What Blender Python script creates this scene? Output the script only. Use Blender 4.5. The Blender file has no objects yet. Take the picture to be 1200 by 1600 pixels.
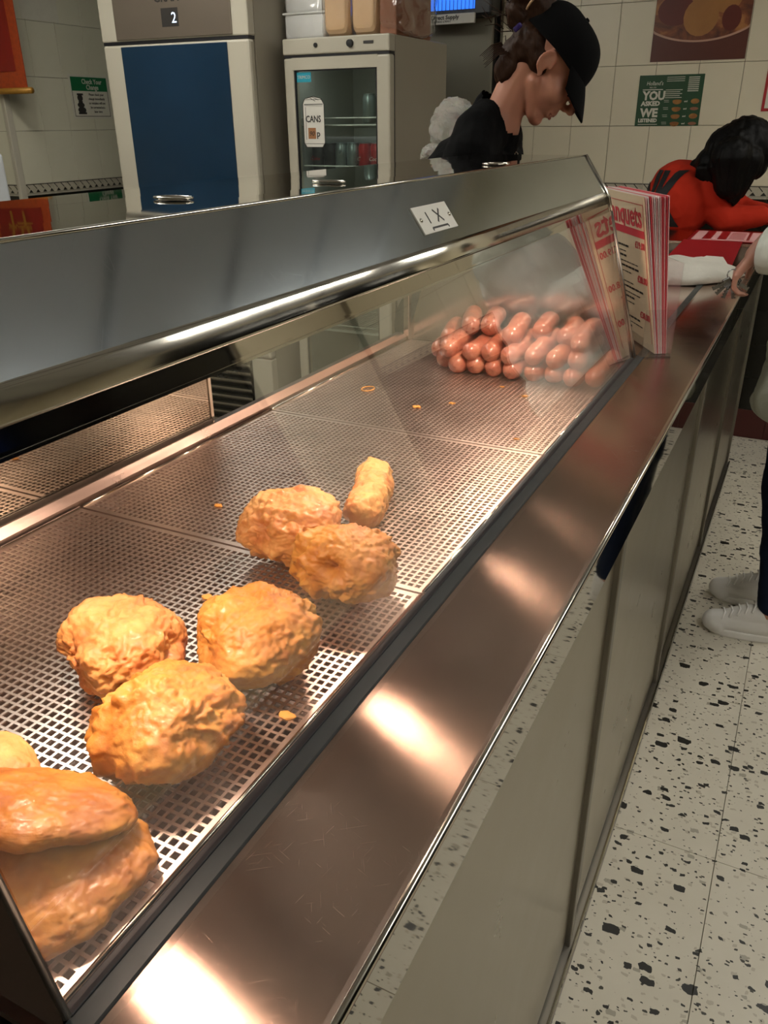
import bpy, bmesh, math, random
from mathutils import Vector, Matrix, noise, Euler
from mathutils.bvhtree import BVHTree
random.seed(7)
S = bpy.context.scene
COL = S.collection
PI = math.pi
R = math.radians

# ------------------------------------------------------------------ camera
cd = bpy.data.cameras.new('camera'); cam = bpy.data.objects.new('camera', cd); COL.objects.link(cam)
S.camera = cam
F, YAW, PIT, ROL = 1264.1, -0.4733, -0.4489, -0.0094
_fw = Vector((math.sin(YAW)*math.cos(PIT), math.cos(YAW)*math.cos(PIT), math.sin(PIT)))
_r0 = Vector((math.cos(YAW), -math.sin(YAW), 0)); _u0 = _r0.cross(_fw)
_r = math.cos(ROL)*_r0 + math.sin(ROL)*_u0; _u = -math.sin(ROL)*_r0 + math.cos(ROL)*_u0
cam.matrix_world = Matrix(((_r.x, _u.x, -_fw.x, 0), (_r.y, _u.y, -_fw.y, 0), (_r.z, _u.z, -_fw.z, 1.5), (0, 0, 0, 1)))
cd.sensor_fit = 'VERTICAL'; cd.sensor_height = 36; cd.lens = 36*F/1600; cd.clip_start = 0.02; cd.clip_end = 60

# ------------------------------------------------------------------ view, world
S.view_settings.view_transform = 'Standard'; S.view_settings.look = 'None'
S.view_settings.exposure = 0.0; S.view_settings.gamma = 1.0; S.view_settings.use_curve_mapping = False
W = bpy.data.worlds.new('room_air'); S.world = W; W.use_nodes = True
W.node_tree.nodes['Background'].inputs[0].default_value = (0.35, 0.36, 0.36, 1)
W.node_tree.nodes['Background'].inputs[1].default_value = 0.2
CEIL_LIGHT = 36.0      # watts per ceiling fixture
HEAT_LIGHT = 2.8       # watts per heat lamp
CEIL_COL = (1.0, 0.945, 0.84)
HEAT_COL = (1.0, 0.68, 0.52)

# ------------------------------------------------------------------ materials
def srgb(c):
    if isinstance(c, str):
        c = [int(c[i:i+2], 16)/255 for i in (0, 2, 4)]
    return tuple((x/12.92 if x <= 0.04045 else ((x+0.055)/1.055)**2.4) for x in c[:3]) + (1,)
class NT:
    def __init__(s, name):
        s.m = bpy.data.materials.new(name); s.m.use_nodes = True; s.t = s.m.node_tree
        s.b = s.t.nodes['Principled BSDF']; s.out = s.t.nodes['Material Output']; s._co = None
    def n(s, typ, **k):
        o = s.t.nodes.new(typ)
        for a, v in k.items():
            if a.startswith('i_'):
                key = a[2:]; key = int(key) if key.isdigit() else key.replace('_', ' ')
                o.inputs[key].default_value = v
            else: setattr(o, a, v)
        return o
    def l(s, a, b): s.t.links.new(a, b)
    def co(s, scale=(1, 1, 1), rot=(0, 0, 0), obj=True):
        tc = s.n('ShaderNodeTexCoord'); mp = s.n('ShaderNodeMapping')
        mp.inputs['Scale'].default_value = scale; mp.inputs['Rotation'].default_value = rot
        s.l(tc.outputs['Object' if obj else 'Generated'], mp.inputs[0]); return mp.outputs[0]
    def noise(s, scale, detail=4, rough=.55, co=None, dist=0):
        o = s.n('ShaderNodeTexNoise'); o.inputs['Scale'].default_value = scale; o.inputs['Detail'].default_value = detail
        o.inputs['Roughness'].default_value = rough; o.inputs['Distortion'].default_value = dist
        s.l(co if co is not None else s.co(), o.inputs['Vector']); return o.outputs['Fac']
    def ramp(s, fac, stops):
        o = s.n('ShaderNodeValToRGB'); e = o.color_ramp.elements
        while len(e) < len(stops): e.new(0.5)
        for i, (p, c) in enumerate(stops):
            e[i].position = p; e[i].color = c if len(c) == 4 else tuple(c)+(1,)
        s.l(fac, o.inputs[0]); return o.outputs[0]
    def rng(s, fac, a, b, c=0., d=1.):
        o = s.n('ShaderNodeMapRange'); 
        for i, v in zip((1, 2, 3, 4), (a, b, c, d)): o.inputs[i].default_value = v
        s.l(fac, o.inputs[0]); return o.outputs[0]
    def mix(s, f, a, b, mode='MIX'):
        o = s.n('ShaderNodeMix', data_type='RGBA', blend_type=mode)
        for sock, v in ((o.inputs[0], f), (o.inputs[6], a), (o.inputs[7], b)):
            if hasattr(v, 'is_output'): s.l(v, sock)
            else: sock.default_value = v
        return o.outputs[2]
    def math(s, op, a, b=0):
        o = s.n('ShaderNodeMath', operation=op)
        for sock, v in ((o.inputs[0], a), (o.inputs[1], b)):
            if hasattr(v, 'is_output'): s.l(v, sock)
            else: sock.default_value = v
        return o.outputs[0]
    def bump(s, h, strength=.2, dist=.002):
        o = s.n('ShaderNodeBump'); o.inputs['Strength'].default_value = strength; o.inputs['Distance'].default_value = dist
        s.l(h, o.inputs['Height']); s.l(o.outputs[0], s.b.inputs['Normal']); return o
    def set(s, **k):
        for a, v in k.items():
            key = a.replace('_', ' ')
            sock = s.b.inputs[key]
            if hasattr(v, 'is_output'): s.l(v, sock)
            else: sock.default_value = v
        return s
def plain(name, c, rough=.5, metal=0., var=.08, nscale=30, bump=.0, coat=0, bd=.001, sss=0):
    m = NT(name); c = srgb(c)
    f = m.noise(nscale)
    d = tuple(x*(1-var) for x in c[:3])+(1,); e = tuple(min(1, x*(1+var)) for x in c[:3])+(1,)
    m.set(Base_Color=m.mix(f, d, e), Roughness=m.rng(f, .2, .8, max(0, rough-.06), min(1, rough+.06)), Metallic=metal)
    if coat: m.set(Coat_Weight=coat)
    if sss: m.set(Subsurface_Weight=sss, Subsurface_Scale=.01)
    if bump: m.bump(m.noise(nscale*2), bump, bd)
    return m.m
def steel(name, c, rough, spread=.05, aniso=0., tangent=(0, 1, 0), wav=.0, scratch=0., brush=None):
    m = NT(name); c = srgb(c)
    co = m.co()
    n1 = m.noise(9, 5, .6, co)
    rg = m.rng(n1, .3, .7, max(.01, rough-spread), rough+spread)
    base = m.mix(n1, tuple(x*.9 for x in c[:3])+(1,), tuple(min(1, x*1.06) for x in c[:3])+(1,))
    h = None
    if scratch:
        tot = None
        for i, (sx, sy, rz) in enumerate(((30, 1300, .3), (38, 1500, 1.0), (36, 1400, 1.75), (28, 1500, 2.5))):
            turn = m.co((1, 1, 1), (0, 0, rz)); mp = m.n('ShaderNodeMapping'); mp.inputs['Scale'].default_value = (sx, sy, 30); m.l(turn, mp.inputs[0]); cc = mp.outputs[0]; v = m.noise(1.0, 1, .5, cc, dist=.15)
            v = m.rng(v, .71, .76, 0, 1)
            tot = v if tot is None else m.math('MAXIMUM', tot, v)
        tot = m.math('MULTIPLY', tot, m.rng(m.noise(3.5, 2, .5), .4, .6, .15, 1))
        rg = m.math('ADD', rg, m.math('MULTIPLY', tot, scratch))
        h = tot
    m.set(Base_Color=base, Roughness=rg, Metallic=1.)
    if aniso:
        m.set(Anisotropic=aniso); v = m.n('ShaderNodeCombineXYZ')
        for i in range(3): v.inputs[i].default_value = tangent[i]
        m.l(v.outputs[0], m.b.inputs['Tangent'])
    if h is not None: m.bump(h, .06, .0002)
    if wav:
        m.bump(m.noise(3.2, 1.5, .5), wav, .02)
    if brush:
        m.bump(m.noise(1.0, 3, .6, m.co(brush)), .06, .0005)
    return m.m
def glassy(name, tint=(.97, .98, .97), boost=1.0, rough=0.0, smear=0.0):
    m = NT(name); m.t.nodes.remove(m.b)
    tr = m.n('ShaderNodeBsdfTransparent'); tr.inputs[0].default_value = tuple(tint)+(1,)
    gl = m.n('ShaderNodeBsdfGlossy'); gl.inputs['Roughness'].default_value = rough; gl.inputs[0].default_value = (1, 1, 1, 1)
    fr = m.n('ShaderNodeFresnel'); ge = m.n('ShaderNodeNewGeometry'); m.l(m.rng(ge.outputs['Backfacing'], 0, 1, 1.5, 1/1.5), fr.inputs[0])
    f = m.math('MULTIPLY', fr.outputs[0], boost)
    f = m.math('MINIMUM', f, 1.)
    mx = m.n('ShaderNodeMixShader'); m.l(f, mx.inputs[0]); m.l(tr.outputs[0], mx.inputs[1]); m.l(gl.outputs[0], mx.inputs[2])
    last = mx.outputs[0]
    if smear:
        df = m.n('ShaderNodeBsdfDiffuse'); df.inputs[0].default_value = (.8, .8, .78, 1)
        m2 = m.n('ShaderNodeMixShader'); m.l(m.rng(m.noise(6, 5, .6), .45, .8, 0.0, smear), m2.inputs[0])
        m.l(last, m2.inputs[1]); m.l(df.outputs[0], m2.inputs[2]); last = m2.outputs[0]
    m.l(last, m.out.inputs[0]); return m.m
def glow(name, c, s):
    m = NT(name); m.set(Base_Color=srgb(c), Emission_Color=srgb(c), Emission_Strength=s); return m.m

def terrazzo():
    m = NT('terrazzo')
    tc = m.n('ShaderNodeNewGeometry'); pos = tc.outputs['Position']
    w = m.n('ShaderNodeTexNoise'); w.inputs['Scale'].default_value = 60; w.inputs['Detail'].default_value = 2; m.l(pos, w.inputs['Vector'])
    ad = m.n('ShaderNodeVectorMath', operation='MULTIPLY_ADD'); ad.inputs[1].default_value = (.012, .012, .012)
    m.l(w.outputs['Color'], ad.inputs[0]); m.l(pos, ad.inputs[2])
    st = m.n('ShaderNodeMapping'); st.inputs['Rotation'].default_value = (0, 0, .7); st.inputs['Scale'].default_value = (1, 1.5, 1); m.l(ad.outputs[0], st.inputs[0])
    def chips(scale, dens, size, base, col):
        v = m.n('ShaderNodeTexVoronoi', feature='F1', distance='MINKOWSKI'); v.inputs['Scale'].default_value = scale; v.inputs['Exponent'].default_value = 1.2
        v.inputs['Randomness'].default_value = 1
        m.l(st.outputs[0], v.inputs['Vector'])
        sp = m.n('ShaderNodeSeparateColor'); m.l(v.outputs['Color'], sp.inputs[0])
        pick = m.math('LESS_THAN', sp.outputs[0], dens)
        lim = m.math('MULTIPLY_ADD', sp.outputs[1], size); m.t.nodes[-1].inputs[2].default_value = size*.35
        ins = m.math('LESS_THAN', v.outputs['Distance'], lim)
        return m.mix(m.math('MULTIPLY', pick, ins), base, col)
    n = m.noise(7, 4, .6, pos)
    base = m.mix(n, srgb('d6d0c0'), srgb('c4bdac'))
    base = chips(60, .34, .40, base, srgb('b5ad9c'))
    base = chips(36, .16, .38, base, srgb('a19b8c'))
    base = chips(95, .16, .44, base, srgb('3a3830'))
    base = chips(52, .16, .45, base, srgb('24231f'))
    base = chips(27, .26, .46, base, srgb('1d1c19'))
    m.set(Base_Color=base, Roughness=.42); return m.m

def batter(name, c1, c2, c3, oil=.35, soft=False):
    m = NT(name)
    n = m.noise(22, 6, .62); n2 = m.noise(70, 5, .6)
    base = m.ramp(n, [(.28, srgb(c3)), (.45, srgb(c2)), (.62, srgb(c1)), (.8, srgb(c2))])
    base = m.mix(m.rng(n2, .62, .75, 0, .6), base, srgb(c3))
    m.set(Base_Color=base, Roughness=m.rng(n2, .3, .7, oil+.08, oil+.28), Subsurface_Weight=.25, Subsurface_Scale=.012, Coat_Weight=.06)
    m.b.inputs['Subsurface Radius'].default_value = (1, .45, .2)
    m.bump(m.noise(120 if not soft else 60, 6, .65), .6 if not soft else .55, .0022 if not soft else .002); return m.m

def skin_mat(name, c='b98670'):
    m = NT(name); n = m.noise(12, 4)
    k = srgb(c); m.set(Base_Color=m.mix(n, tuple(x*.88 for x in k[:3])+(1,), k), Roughness=.5, Subsurface_Weight=.15, Subsurface_Scale=.008)
    m.bump(m.noise(260, 3), .1, .001); return m.m
def cloth(name, c, rough=.85, wr=.35):
    m = NT(name); n = m.noise(7, 4); k = srgb(c)
    m.set(Base_Color=m.mix(n, tuple(x*.85 for x in k[:3])+(1,), k), Roughness=rough, Sheen_Weight=0, Specular_IOR_Level=.15)
    m.bump(m.math('ADD', m.math('MULTIPLY', m.noise(9, 3, .5, dist=1.2), 1.), m.math('MULTIPLY', m.noise(700, 1), .06)), wr, .02); return m.m
def hair_mat(name, a, b):
    m = NT(name); n = m.noise(1, 4, .7, m.co((220, 220, 18)))
    m.set(Base_Color=m.mix(n, srgb(a), srgb(b)), Roughness=.5, Specular_IOR_Level=.12); m.bump(n, .4, .003); return m.m

M = dict(
    worktop=steel('worktop_steel', 'c9ae9f', .20, .02, .96, (1, 0, 0), scratch=.08),
    satin=steel('satin_steel', 'a8a298', .24, .04, .3, (0, 0, 1), wav=.0),
    hood=steel('hood_steel', 'b2b8bb', .085, .02, 0, (0, 1, 0), scratch=.015),
    mirror=steel('mirror_steel', 'bab5ab', .03, .012, wav=.05),
    lip=steel('polished_lip', 'b0aaa0', .03, .01),
    tray=steel('tray_steel', 'e6d8ce', .40, .05),
    pan=steel('pan_steel', '8f8078', .33, .06),
    panel=steel('panel_steel', 'aca595', .30, .03, wav=.02),
    trim=steel('trim_steel', '8f8a82', .4, .05),
    channel=plain('channel_metal', '4d5152', .42, .6), edge=steel('edge_steel', 'cfcabf', .12, .03),
    endsteel=steel('end_steel', 'b0a39a', .16, .03, wav=.015),
    seal=plain('dark_seal', '17161a', .45), bolt=plain('bolt_steel', 'a0a0a0', .3, 1.),
    glass=glassy('pane_glass', (.96, .97, .96), 2.1, 0, .02), acrylic=glassy('clear_acrylic', (.97, .97, .97), 1.0, .02, .03),
    fglass=glassy('fridge_glass', (.84, .88, .86), 1.2, 0.0),
    rearglass=glassy('rear_glass', (.62, .60, .56), 3.2, .012, .04), rearsteel=steel('rear_steel', '9a9488', .045, .03, wav=.03),
    floor=terrazzo(), grout=plain('floor_joint', '8f887a', .8), wgrout=plain('wall_joint', '7d7562', .8),
    tile=plain('cream_tile', 'd2c9b0', .30, 0, .03, 5, coat=.2), tile2=plain('cream_tile_left', 'cac6b0', .3, 0, .03, 5),
    black_tile=plain('black_tile', '191813', .22), border=plain('border_white', 'b0a996', .3), ink=plain('border_black', '1a1813', .4),
    maroon=plain('maroon_tile', '471a16', .35), plaster=plain('grey_panel', '8c8878', .55, nscale=4, var=.04), bluegrey=plain('coldroom_panel', '7f8e8c', .5, nscale=4, var=.04),
    ceil=plain('ceiling_panel', 'd2d8de', .6, nscale=4), gap=plain('ceiling_gap', '22201c', .8),
    cream=plain('fridge_cream', 'b3ad9c', .38, 0, .03, 6), fside=plain('fridge_side', '9b9484', .45, 0, .03, 6), gasket=plain('gasket', '2a2925', .6),
    blue=plain('blue_film', '122c42', .3, 0, .3, 3, coat=.3), head=plain('control_fascia', '7a6f62', .35, .5, .05, 5), black=plain('black_plastic', '151516', .4),
    inner=plain('fridge_liner', 'a9afa8', .5), wire=plain('white_wire', 'cfd2c8', .4), white=plain('white_card', 'cfccc2', .6, 0, .04, 8),
    foam=plain('white_foam', 'e4e4e0', .5, 0, .03, 40), tan=plain('tan_foam', 'd8b48a', .5, 0, .04, 40), brown=plain('brown_card', '8a5b42', .7),
    uv=glow('uv_glow', '2f7bff', 1.1), seg=glow('led_digit', 'cfe4ff', 1.4), bulb=glow('bulb_glow', 'ffe0b8', 30.0),
    skin=skin_mat('skin_fair', 'b97f66'), skin2=skin_mat('skin_pink', 'bd8a76'), lips=plain('lips', '8f4f45', .45), eye=plain('eye_white', 'c9c4bc', .2), iris=plain('iris', '2a2018', .2),
    tshirt=cloth('black_shirt', '060607', .95), cap=cloth('black_cap', '050506', .95, .1), apron=cloth('black_trousers', '101012'),
    red=cloth('red_hoodie', 'b42d1a', .9), print=plain('black_print', '0c0a0a', .7), mint=cloth('mint_jacket', 'dadfd4', .6, .5), jeans=cloth('dark_jeans', '182238', .85, .25),
    shoe=cloth('white_knit', 'e6e4e0', .7, .15), sole=plain('white_sole', 'e8e6e2', .5), lace=plain('lace', 'f2f1ee', .7), grey_shoe=cloth('grey_knit', '8d8880', .7, .1),
    hair=hair_mat('brown_hair', '160d08', '422a1c'), hairb=hair_mat('black_hair', '030303', '0c0a09'), clip=plain('purple_clip', '2a1a5c', .3),
    tray_crumb=plain('crumb', 'd59a4a', .7, bump=.4), foil=plain('scroll_gold', 'a8792c', .45, .3, .3, 60), scroll=plain('scroll_red', '8a1f12', .6, 0, .25, 25), scroll2=plain('scroll_brocade', 'a8431a', .6, 0, .45, 60),
    green=plain('poster_green', '12401f', .45), sgreen=plain('sign_green', '0c6236', .45), pwhite=plain('print_white', 'c8c4b4', .5), pink_ink=plain('print_red', 'a01d22', .5), dk=plain('print_dark', '26221e', .6),
    menu=plain('menu_card', 'd9c7a8', .45), menured=plain('menu_red', 'c8404a', .45), menupink=plain('menu_pink', 'dba6a6', .45), menuwhite=plain('menu_white', 'd6cfcb', .45),
    redcard=plain('leaflet_red', '8e1419', .35), paper=cloth('paper_bag', 'd2cfc4', .6, .5), bag=None, teal=plain('teal_label', '2f9ab0', .4), cola=plain('cola_red', 'a81a16', .35, .2), silver=plain('silver_can', '8c9a98', .3, .7), dark_can=plain('dark_can', '4c504f', .35, .6), tan_label=plain('price_patch', '9a6a44', .7),
    applwhite=plain('white_appliance', 'a8adb0', .4), darkpane=plain('dark_pane_black', '08090b', .12), key=plain('key_metal', '9a9a9c', .25, 1.), darkred=plain('dark_stain', '3a2218', .6),
)
def bagmat():
    m = NT('thin_plastic'); m.set(Base_Color=srgb('dedbd2'), Roughness=.22, Transmission_Weight=.45, Subsurface_Weight=.2, Subsurface_Scale=.02, IOR=1.2)
    m.bump(m.noise(14, 6, .7, dist=2), .9, .03); return m.m
M['bag'] = bagmat()
M['wrap'] = glassy('cling_wrap', (.97, .97, .97), 1.8, .12, .06)
M['batter'] = batter('batter_gold', 'bf8f44', 'b1762f', '8c4a1e')
M['batter2'] = batter('batter_pale', 'c99a5c', 'ba7e44', '98532a')
M['batter3'] = batter('batter_disc', 'aa762e', '975d22', '763b16', .3, True)
def saus():
    m = NT('sausage_skin'); n = m.noise(38, 6, .7); n2 = m.noise(140, 3)
    b = m.ramp(n, [(.3, srgb('8e4a34')), (.5, srgb('b3705a')), (.7, srgb('c58c70'))])
    m.set(Base_Color=m.mix(m.rng(n2, .6, .7, 0, .5), b, srgb('a05a3a')), Roughness=.3, Subsurface_Weight=.3, Subsurface_Scale=.008, Coat_Weight=.4)
    m.b.inputs['Subsurface Radius'].default_value = (1, .35, .2); m.b.inputs['Coat Roughness'].default_value = .2
    m.bump(n2, .3, .001); return m.m
M['sausage'] = saus()

# ------------------------------------------------------------------ helpers
def tag(o, label=None, cat=None, group=None, kind=None, category=None):
    for k, v in (('label', label), ('category', cat or category), ('group', group), ('kind', kind)):
        if v: o[k] = v
    return o
def empty(name, loc, label=None, cat=None, group=None, kind=None):
    o = bpy.data.objects.new(name, None); COL.objects.link(o); o.location = loc; o.empty_display_size = .05
    o.matrix_basis = Matrix.Translation(loc)
    return tag(o, label, cat, group, kind)
def attach(o, parent):
    if parent is not None:
        o.parent = parent; m = parent.matrix_basis.copy(); p = parent.parent
        while p is not None: m = p.matrix_basis @ parent.matrix_parent_inverse @ m if False else m; p = None
        o.matrix_parent_inverse = world_of(parent).inverted()
def world_of(o):
    if o.parent is None: return o.matrix_basis.copy()
    return world_of(o.parent) @ o.matrix_parent_inverse @ o.matrix_basis
def link_mesh(name, me, mats, parent=None, smooth=False, **t):
    o = bpy.data.objects.new(name, me); COL.objects.link(o)
    if mats is not None:
        for m in (mats if isinstance(mats, (list, tuple)) else [mats]): me.materials.append(M[m] if isinstance(m, str) else m)
    if smooth: me.shade_smooth()
    attach(o, parent); return tag(o, **t)
def obj(name, bm, mats, parent=None, smooth=False, origin=None, **t):
    me = bpy.data.meshes.new(name)
    if origin is None and parent is None and bm.verts:
        lo = [min(v.co[i] for v in bm.verts) for i in range(3)]; hi = [max(v.co[i] for v in bm.verts) for i in range(3)]
        origin = Vector(((lo[0]+hi[0])/2, (lo[1]+hi[1])/2, lo[2]))
    if origin is not None: bmesh.ops.translate(bm, verts=bm.verts, vec=-Vector(origin))
    bm.to_mesh(me); bm.free()
    o = bpy.data.objects.new(name, me); COL.objects.link(o)
    for m in (mats if isinstance(mats, (list, tuple)) else [mats]): me.materials.append(M[m] if isinstance(m, str) else m)
    if smooth: me.shade_smooth()
    if origin is not None: o.matrix_basis = Matrix.Translation(origin)
    attach(o, parent); return tag(o, **t)
def B(): return bmesh.new()
def box(bm, c, s, rot=None, mi=0, bev=0):
    r = bmesh.ops.create_cube(bm, size=1); vs = r['verts']
    m = Matrix.Translation(c) @ (rot.to_4x4() if rot is not None else Matrix()) @ Matrix.Diagonal((s[0], s[1], s[2], 1))
    bmesh.ops.transform(bm, matrix=m, verts=vs)
    fs = list({f for v in vs for f in v.link_faces})
    for f in fs: f.material_index = mi
    if bev:
        es = list({e for v in vs for e in v.link_edges}); bmesh.ops.bevel(bm, geom=es, offset=bev, segments=2, affect='EDGES', profile=.5)
    return bm
def bx(x0, x1, y0, y1, z0, z1, bev=0, bm=None, mi=0):
    bm = bm or B(); return box(bm, ((x0+x1)/2, (y0+y1)/2, (z0+z1)/2), (abs(x1-x0), abs(y1-y0), abs(z1-z0)), None, mi, bev)
def tube(bm, pts, r, seg=8, closed=False):
    pts = [Vector(p) for p in pts]; n = len(pts); rings = []
    for i, p in enumerate(pts):
        a = pts[(i-1) % n] if (closed or i) else p; b = pts[(i+1) % n] if (closed or i < n-1) else p
        d = (b-a).normalized(); up = Vector((0, 0, 1)) if abs(d.z) < .95 else Vector((1, 0, 0))
        u = d.cross(up).normalized(); v = d.cross(u); rr = r[i] if isinstance(r, (list, tuple)) else r
        rings.append([bm.verts.new(p+rr*(math.cos(2*PI*k/seg)*u+math.sin(2*PI*k/seg)*v)) for k in range(seg)])
    for i in range(n if closed else n-1):
        A, Bn = rings[i], rings[(i+1) % n]
        for k in range(seg): bm.faces.new((A[k], A[(k+1) % seg], Bn[(k+1) % seg], Bn[k]))
    if not closed: bm.faces.new(rings[0][::-1]); bm.faces.new(rings[-1])
    return bm
def lathe(bm, prof, c, seg=24, rot=None):
    rings = []
    m = (rot.to_4x4() if rot is not None else Matrix())
    for r, z in prof:
        rings.append([bm.verts.new(Vector(c)+(m @ Vector((r*math.cos(2*PI*k/seg), r*math.sin(2*PI*k/seg), z)))) for k in range(seg)])
    for a, b in zip(rings, rings[1:]):
        for k in range(seg): bm.faces.new((a[k], a[(k+1) % seg], b[(k+1) % seg], b[k]))
    if prof[0][0] > 1e-5: bm.faces.new(rings[0][::-1])
    if prof[-1][0] > 1e-5: bm.faces.new(rings[-1])
    return bm
def extrude_y(prof, y0, y1, th=0.0, closed=False, bm=None):
    """prof: list of (x, z); extruded along Y. th gives a sheet its thickness."""
    bm = bm or B()
    if not closed:
        out = []
        for i, p in enumerate(prof):
            a = prof[max(i-1, 0)]; b = prof[min(i+1, len(prof)-1)]
            d = Vector((b[0]-a[0], b[1]-a[1])).normalized(); out.append((p[0]-d.y*th, p[1]+d.x*th))
        prof = list(prof)+out[::-1]
    A = [bm.verts.new((x, y0, z)) for x, z in prof]; C = [bm.verts.new((x, y1, z)) for x, z in prof]; n = len(prof)
    for i in range(n): bm.faces.new((A[i], A[(i+1) % n], C[(i+1) % n], C[i]))
    bm.faces.new(A[::-1]); bm.faces.new(C)
    bmesh.ops.recalc_face_normals(bm, faces=bm.faces); return bm
def poly(bm, pts, mi=0):
    f = bm.faces.new([bm.verts.new(p) for p in pts]); f.material_index = mi; return f
def slab(bm, pts, nrm, th, mi=0):
    """a thin solid from a planar outline"""
    n = Vector(nrm)*th; a = [bm.verts.new(Vector(p)) for p in pts]; b = [bm.verts.new(Vector(p)+n) for p in pts]; k = len(pts)
    for i in range(k): bm.faces.new((a[i], a[(i+1) % k], b[(i+1) % k], b[i])).material_index = mi
    bm.faces.new(a[::-1]).material_index = mi; bm.faces.new(b).material_index = mi
    return bm
def frame(o, u, v):
    """matrix of a flat print: origin, horizontal direction u, vertical direction v"""
    u = Vector(u).normalized(); n = u.cross(Vector(v)).normalized(); v = n.cross(u)
    return Matrix(((u.x, v.x, n.x, o[0]), (u.y, v.y, n.y, o[1]), (u.z, v.z, n.z, o[2]), (0, 0, 0, 1)))
def text(name, s, size, fr, x, y, mat, parent, align='LEFT', ext=.0003, shear=0, bold=0, sx=1, z=.0004):
    c = bpy.data.curves.new(name, 'FONT'); c.body = s; c.size = size; c.extrude = ext; c.align_x = align; c.shear = shear; c.offset = bold; c.resolution_u = 2
    o = bpy.data.objects.new(name, c); me = bpy.data.meshes.new_from_object(o); bpy.data.objects.remove(o); bpy.data.curves.remove(c)
    me.transform(fr @ Matrix.Translation((x, y, z+ext)) @ Matrix.Diagonal((sx, 1, 1, 1)))
    return link_mesh(name, me, mat, parent)
def rect(bm, fr, x0, x1, y0, y1, z=.0006, mi=0, th=.0004):
    pts = [fr @ Vector(p) for p in ((x0, y0, z), (x1, y0, z), (x1, y1, z), (x0, y1, z))]
    return slab(bm, pts, fr.to_3x3() @ Vector((0, 0, 1)), th, mi)
def disc(bm, fr, cx, cy, rx, ry, z=.0006, n=20, mi=0, th=.0004, a0=0, a1=2*PI):
    full = abs(a1-a0-2*PI) < 1e-6
    pts = [fr @ Vector((cx+rx*math.cos(a0+(a1-a0)*k/(n if full else n-1)), cy+ry*math.sin(a0+(a1-a0)*k/(n if full else n-1)), z)) for k in range(n)]
    return slab(bm, pts, fr.to_3x3() @ Vector((0, 0, 1)), th, mi)

class Shape:
    """overlapping ellipsoids and tapered limbs, grown together into one continuous surface"""
    def __init__(s): s.bm = bmesh.new(); s.m = Matrix()
    def ell(s, c, r, rot=None, seg=20):
        g = bmesh.ops.create_uvsphere(s.bm, u_segments=seg, v_segments=seg*2//3, radius=1)
        m = s.m @ Matrix.Translation(c) @ (rot.to_4x4() if rot is not None else Matrix()) @ Matrix.Diagonal((r[0], r[1], r[2], 1))
        bmesh.ops.transform(s.bm, matrix=m, verts=g['verts']); return s
    def limb(s, a, b, ra, rb, seg=14, fl=1.0, flax=None):
        a = Vector(a); b = Vector(b); d = b-a; L = d.length; n = max(2, int(L/(.5*min(ra, rb)))+1); n = min(n, 24)
        q = d.to_track_quat('Z', 'Y').to_matrix().to_4x4()
        prof = [(0, -ra)] + [(ra*math.cos(t), ra*math.sin(t)) for t in (-1.2, -.8, -.4)] + [(ra+(rb-ra)*i/4, L*i/4) for i in range(5)] + [(rb*math.cos(t), L+rb*math.sin(t)) for t in (.4, .8, 1.2)] + [(0, L+rb)]
        k0 = len(s.bm.verts); s.bm.verts.ensure_lookup_table()
        old = set(s.bm.verts)
        rings = []
        for r, z in prof:
            if r < 1e-6: rings.append([s.bm.verts.new((0, 0, z))])
            else: rings.append([s.bm.verts.new((r*math.cos(2*PI*k/seg), r*math.sin(2*PI*k/seg), z)) for k in range(seg)])
        for A, C in zip(rings, rings[1:]):
            for k in range(seg):
                k2 = (k+1) % seg
                if len(A) == 1: s.bm.faces.new((A[0], C[k2], C[k]))
                elif len(C) == 1: s.bm.faces.new((A[k], A[k2], C[0]))
                else: s.bm.faces.new((A[k], A[k2], C[k2], C[k]))
        vs = [v for v in s.bm.verts if v not in old]
        bmesh.ops.transform(s.bm, matrix=s.m @ Matrix.Translation(a) @ q, verts=vs); return s
    def chain(s, pts, rs):
        for i in range(len(pts)-1): s.limb(pts[i], pts[i+1], rs[i], rs[i+1])
        return s
    def grow(s, voxel, smooth=3, disp=None, fac=.5):
        bmesh.ops.recalc_face_normals(s.bm, faces=s.bm.faces)
        me = bpy.data.meshes.new('tmp'); s.bm.to_mesh(me); s.bm.free()
        o = bpy.data.objects.new('tmp', me); COL.objects.link(o)
        r = o.modifiers.new('r', 'REMESH'); r.mode = 'VOXEL'; r.voxel_size = voxel
        if smooth: k = o.modifiers.new('s', 'SMOOTH'); k.iterations = smooth; k.factor = fac
        dg = bpy.context.evaluated_depsgraph_get(); dg.update()
        out = bpy.data.meshes.new_from_object(o.evaluated_get(dg)); bpy.data.objects.remove(o); bpy.data.meshes.remove(me)
        if disp:
            ns = [v.normal.copy() for v in out.vertices]
            for v, n in zip(out.vertices, ns): v.co += n*disp(v.co)
        out.materials.clear()
        return out
def cut_mesh(me, drop):
    bm = bmesh.new(); bm.from_mesh(me); bmesh.ops.delete(bm, geom=[v for v in bm.verts if drop(v.co)], context='VERTS'); bm.to_mesh(me); bm.free(); return me
def rebase(o, base):
    """move the object's origin to base without moving it"""
    o.data.transform(Matrix.Translation(-Vector(base))); o.matrix_basis = Matrix.Translation(base)

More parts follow.
